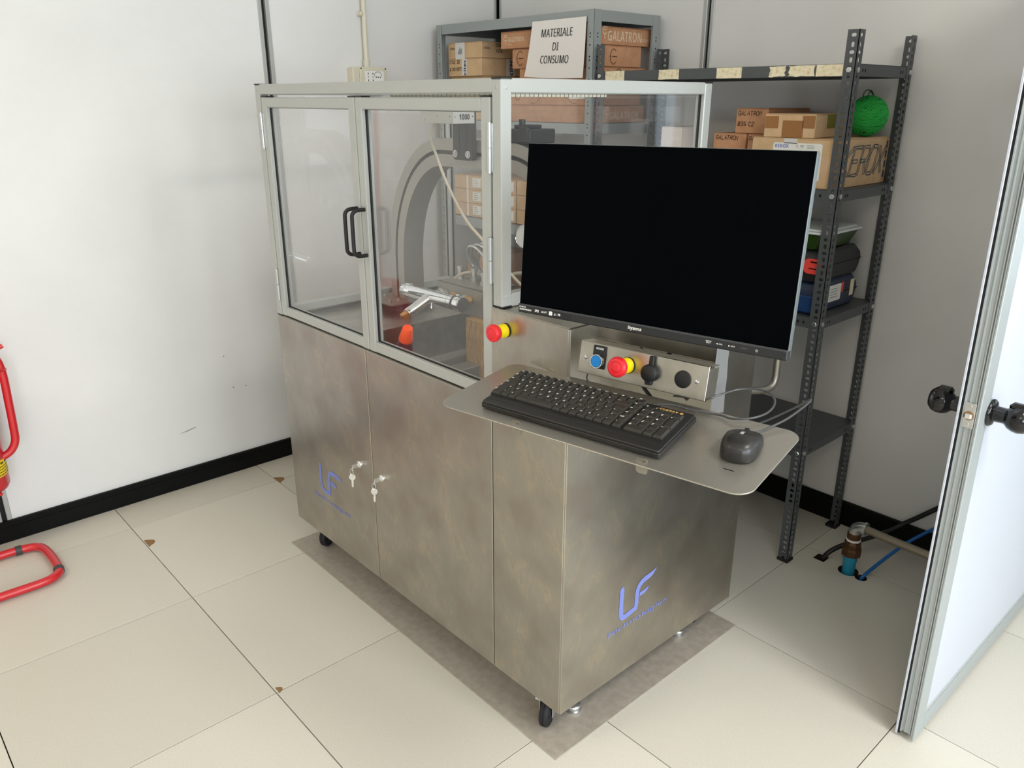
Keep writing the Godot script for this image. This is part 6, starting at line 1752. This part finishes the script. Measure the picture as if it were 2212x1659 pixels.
func socket():
	var s := thing("socket_box", "cream wall socket box on the left wall above the enclosure with round and slotted outlets", "socket", Vector3(1.288, 1.60, WZ))
	var m := mb(); m.bx(1.2065, 1.370, 1.565, 1.675, WZ, WZ + 0.045, 0.004)
	put(m, "box", M.cream_pvc, s)
	m = mb(); m.bx(1.2365, 1.3705, 1.565, 1.676, WZ + 0.045, WZ + 0.053, 0.003)
	var fp := put(m, "cover_plate", M.cream_pvc, s)
	m = mb(); m.bx(1.2600, 1.3540, 1.585, 1.660, WZ + 0.053, WZ + 0.0565, 0.001)
	put(m, "outlet_insert", M.socket_white, fp)
	m = mb(fz(0, 0, WZ + 0.0566))
	for x in [1.2745, 1.297]:
		for q in [[1.650, 0.0032, 0.0075], [1.6365, 0.0030, 0.0045], [1.623, 0.0032, 0.0075], [1.609, 0.0032, 0.0075]]: m.prism(rrect(q[1], q[2], 0.0014, 3, Vector2(x, q[0])), 0.0, 0.0002)
	for q in [[1.3135, 1.636], [1.3235, 1.636], [1.3335, 1.636]]: m.prism(disc(0.0026, 10, Vector2(q[0], q[1])), 0.0, 0.0002)
	put(m, "pin_holes", M.void, fp)
	m = mb(fz(0, 0, WZ + 0.0563)); m.stroke(smooth2([Vector2(1.3045, 1.640), Vector2(1.3075, 1.650), Vector2(1.3155, 1.6565), Vector2(1.3235, 1.6575), Vector2(1.3315, 1.6565), Vector2(1.3395, 1.650), Vector2(1.3425, 1.640)], 4), 0.0022)
	put(m, "round_well", M.ink_grey, fp)
	for x in [1.2425, 1.3645]:
		m = mb(along(Vector3(x, 1.670, WZ + 0.053), Vector3(0, 0, 1))); m.lathe([Vector2(0.0034, 0), Vector2(0.0, 0.0004)], 10)
		put(m, "screw", M.void, fp)
	var c := thing("conduit", "cream plastic cable conduit running up the left wall from the socket box", "conduit", Vector3(1.2915, 1.675, WZ))
	m = mb(); m.tube(PackedVector3Array([Vector3(1.2935, 1.70, WZ + 0.018), Vector3(1.2935, 2.88, WZ + 0.018)]), 0.0110, 16)
	put(m, "tube", M.cream_pvc, c)
	m = mb(along(Vector3(1.2935, 1.675, WZ + 0.018), Vector3.UP)); m.lathe([Vector2(0.0145, 0.0), Vector2(0.0145, 0.032), Vector2(0.011, 0.034)], 18)
	put(m, "coupler", M.cream_pvc, c)
	for y in [1.885, 2.4]:
		m = mb(); m.bx(1.268, 1.306, y - 0.008, y + 0.008, WZ, WZ + 0.014, 0.003); m.bx(1.2695, 1.2805, y - 0.007, y + 0.009, WZ + 0.010, WZ + 0.030, 0.003)
		put(m, "clip", M.cream_pvc, c)

func extinguisher():
	var s := thing("extinguisher_stand", "red tubular floor stand with grey bands at the left picture edge", "stand", Vector3(-0.42, 0, 0.06))
	var m := mb()
	var y := 0.019
	m.tube(smooth([Vector3(-0.62, y, -0.079), Vector3(-0.50, y, -0.076), Vector3(-0.40, y, -0.076), Vector3(-0.345, y, -0.072), Vector3(-0.308, y, -0.056), Vector3(-0.291, y, -0.022), Vector3(-0.284, y, 0.06), Vector3(-0.285, y, 0.140), Vector3(-0.291, y, 0.175), Vector3(-0.312, y, 0.198), Vector3(-0.345, y, 0.209), Vector3(-0.42, y, 0.210), Vector3(-0.62, y, 0.206)], 6), 0.0145, 16)
	m.tube(smooth([Vector3(-0.62, y, -0.079), Vector3(-0.66, y, -0.06), Vector3(-0.675, y, 0.0), Vector3(-0.675, y, 0.13), Vector3(-0.66, y, 0.19), Vector3(-0.62, y, 0.206)], 6), 0.0145, 16)
	put(m, "base_loop", M.red_paint, s)
	for q in [[Vector3(-0.362, y, -0.0735), Vector3(1, 0, 0.06)], [Vector3(-0.2885, y, 0.163), Vector3(-0.15, 0, 1)]]:
		m = mb(along(q[0] - (q[1] as Vector3).normalized() * 0.010, q[1])); m.lathe([Vector2(0.0145, 0.0), Vector2(0.0170, 0.0005), Vector2(0.0170, 0.020), Vector2(0.0145, 0.0205)], 18)
		put(m, "band", std("band_grey", hx("3c3c3c"), 0.6), s)
	m = mb(); m.tube(PackedVector3Array([Vector3(-0.47, y, -0.076), Vector3(-0.47, 0.20, -0.13), Vector3(-0.455, 0.262, -0.14)]), 0.0125, 14)
	put(m, "upright", M.red_paint, s)
	m = mb(); m.bx(-0.475, -0.37, 0.256, 0.266, -0.165, -0.04, 0.003)
	put(m, "cradle", M.red_paint, s)
	m = mb(); m.tube(PackedVector3Array([Vector3(-0.390, 0.262, -0.188), Vector3(-0.392, 0.75, -0.186), Vector3(-0.405, 1.70, -0.150)]), 0.011, 14)
	put(m, "sign_pole", M.red_paint, s)
	var c := Vector3(-0.409, 0.268, -0.095)
	var e := thing("fire_extinguisher", "red fire extinguisher with yellow label and hose at the left picture edge", "fire extinguisher", c)
	m = mb(Transform3D(Basis(), c))
	m.lathe([Vector2(0.0, 0.0), Vector2(0.050, 0.0), Vector2(0.068, 0.006), Vector2(0.075, 0.020), Vector2(0.0755, 0.35), Vector2(0.070, 0.385), Vector2(0.052, 0.412), Vector2(0.030, 0.424), Vector2(0.022, 0.432), Vector2(0.022, 0.450)], 36)
	put(m, "cylinder", M.red_paint, e)
	m = mb(Transform3D(Basis(), c)); m.lathe([Vector2(0.0756, 0.058), Vector2(0.0760, 0.0585), Vector2(0.0760, 0.116), Vector2(0.0756, 0.1165)], 36)
	put(m, "yellow_label", std("label_yellow", hx("f0cf1c"), 0.5), e)
	m = mb()
	for k in 5:
		var w := 0.008 if k == 0 else 0.0028
		for i in 14:
			if k == 0 and i % 3 == 2: continue
			var a0 := 0.05 + i * 0.10; var a1 := a0 + 0.08
			var yy := c.y + 0.102 - k * 0.0095
			var q0 := c + Vector3(cos(a0) * 0.0764, yy - c.y, sin(a0) * 0.0764); var q1 := c + Vector3(cos(a1) * 0.0764, yy - c.y, sin(a1) * 0.0764)
			m.quad(q0, q1, q1 + Vector3(0, w, 0), q0 + Vector3(0, w, 0), Vector3(cos(a0), 0, sin(a0)))
	tag(put(m, "print", M.ink, e), "", "", "", "stuff")
	m = mb(); m.tube(smooth([Vector3(-0.39, 0.735, -0.08), Vector3(-0.335, 0.760, -0.07), Vector3(-0.300, 0.735, -0.068), Vector3(-0.2885, 0.68, -0.068), Vector3(-0.2895, 0.58, -0.068), Vector3(-0.2925, 0.475, -0.068), Vector3(-0.2965, 0.432, -0.068), Vector3(-0.313, 0.402, -0.068), Vector3(-0.338, 0.386, -0.070), Vector3(-0.365, 0.378, -0.075)], 6), 0.0130, 14)
	put(m, "hose", M.red_paint, e)
	m = mb(); m.tube(smooth([Vector3(-0.41, 0.755, -0.09), Vector3(-0.345, 0.775, -0.075), Vector3(-0.295, 0.765, -0.068), Vector3(-0.270, 0.772, -0.066)], 5), 0.007, 10)
	m.bx(-0.435, -0.385, 0.715, 0.76, -0.11, -0.08, 0.004)
	put(m, "lever", M.red_paint, e)
	m = mb(along(Vector3(-0.297, 0.690, -0.068), Vector3(0.35, 0.8, 0.1))); m.lathe([Vector2(0.0125, -0.01), Vector2(0.014, 0.0), Vector2(0.022, 0.010), Vector2(0.019, 0.012), Vector2(0.0, 0.008)], 18)
	put(m, "horn_lip", M.red_paint, e)
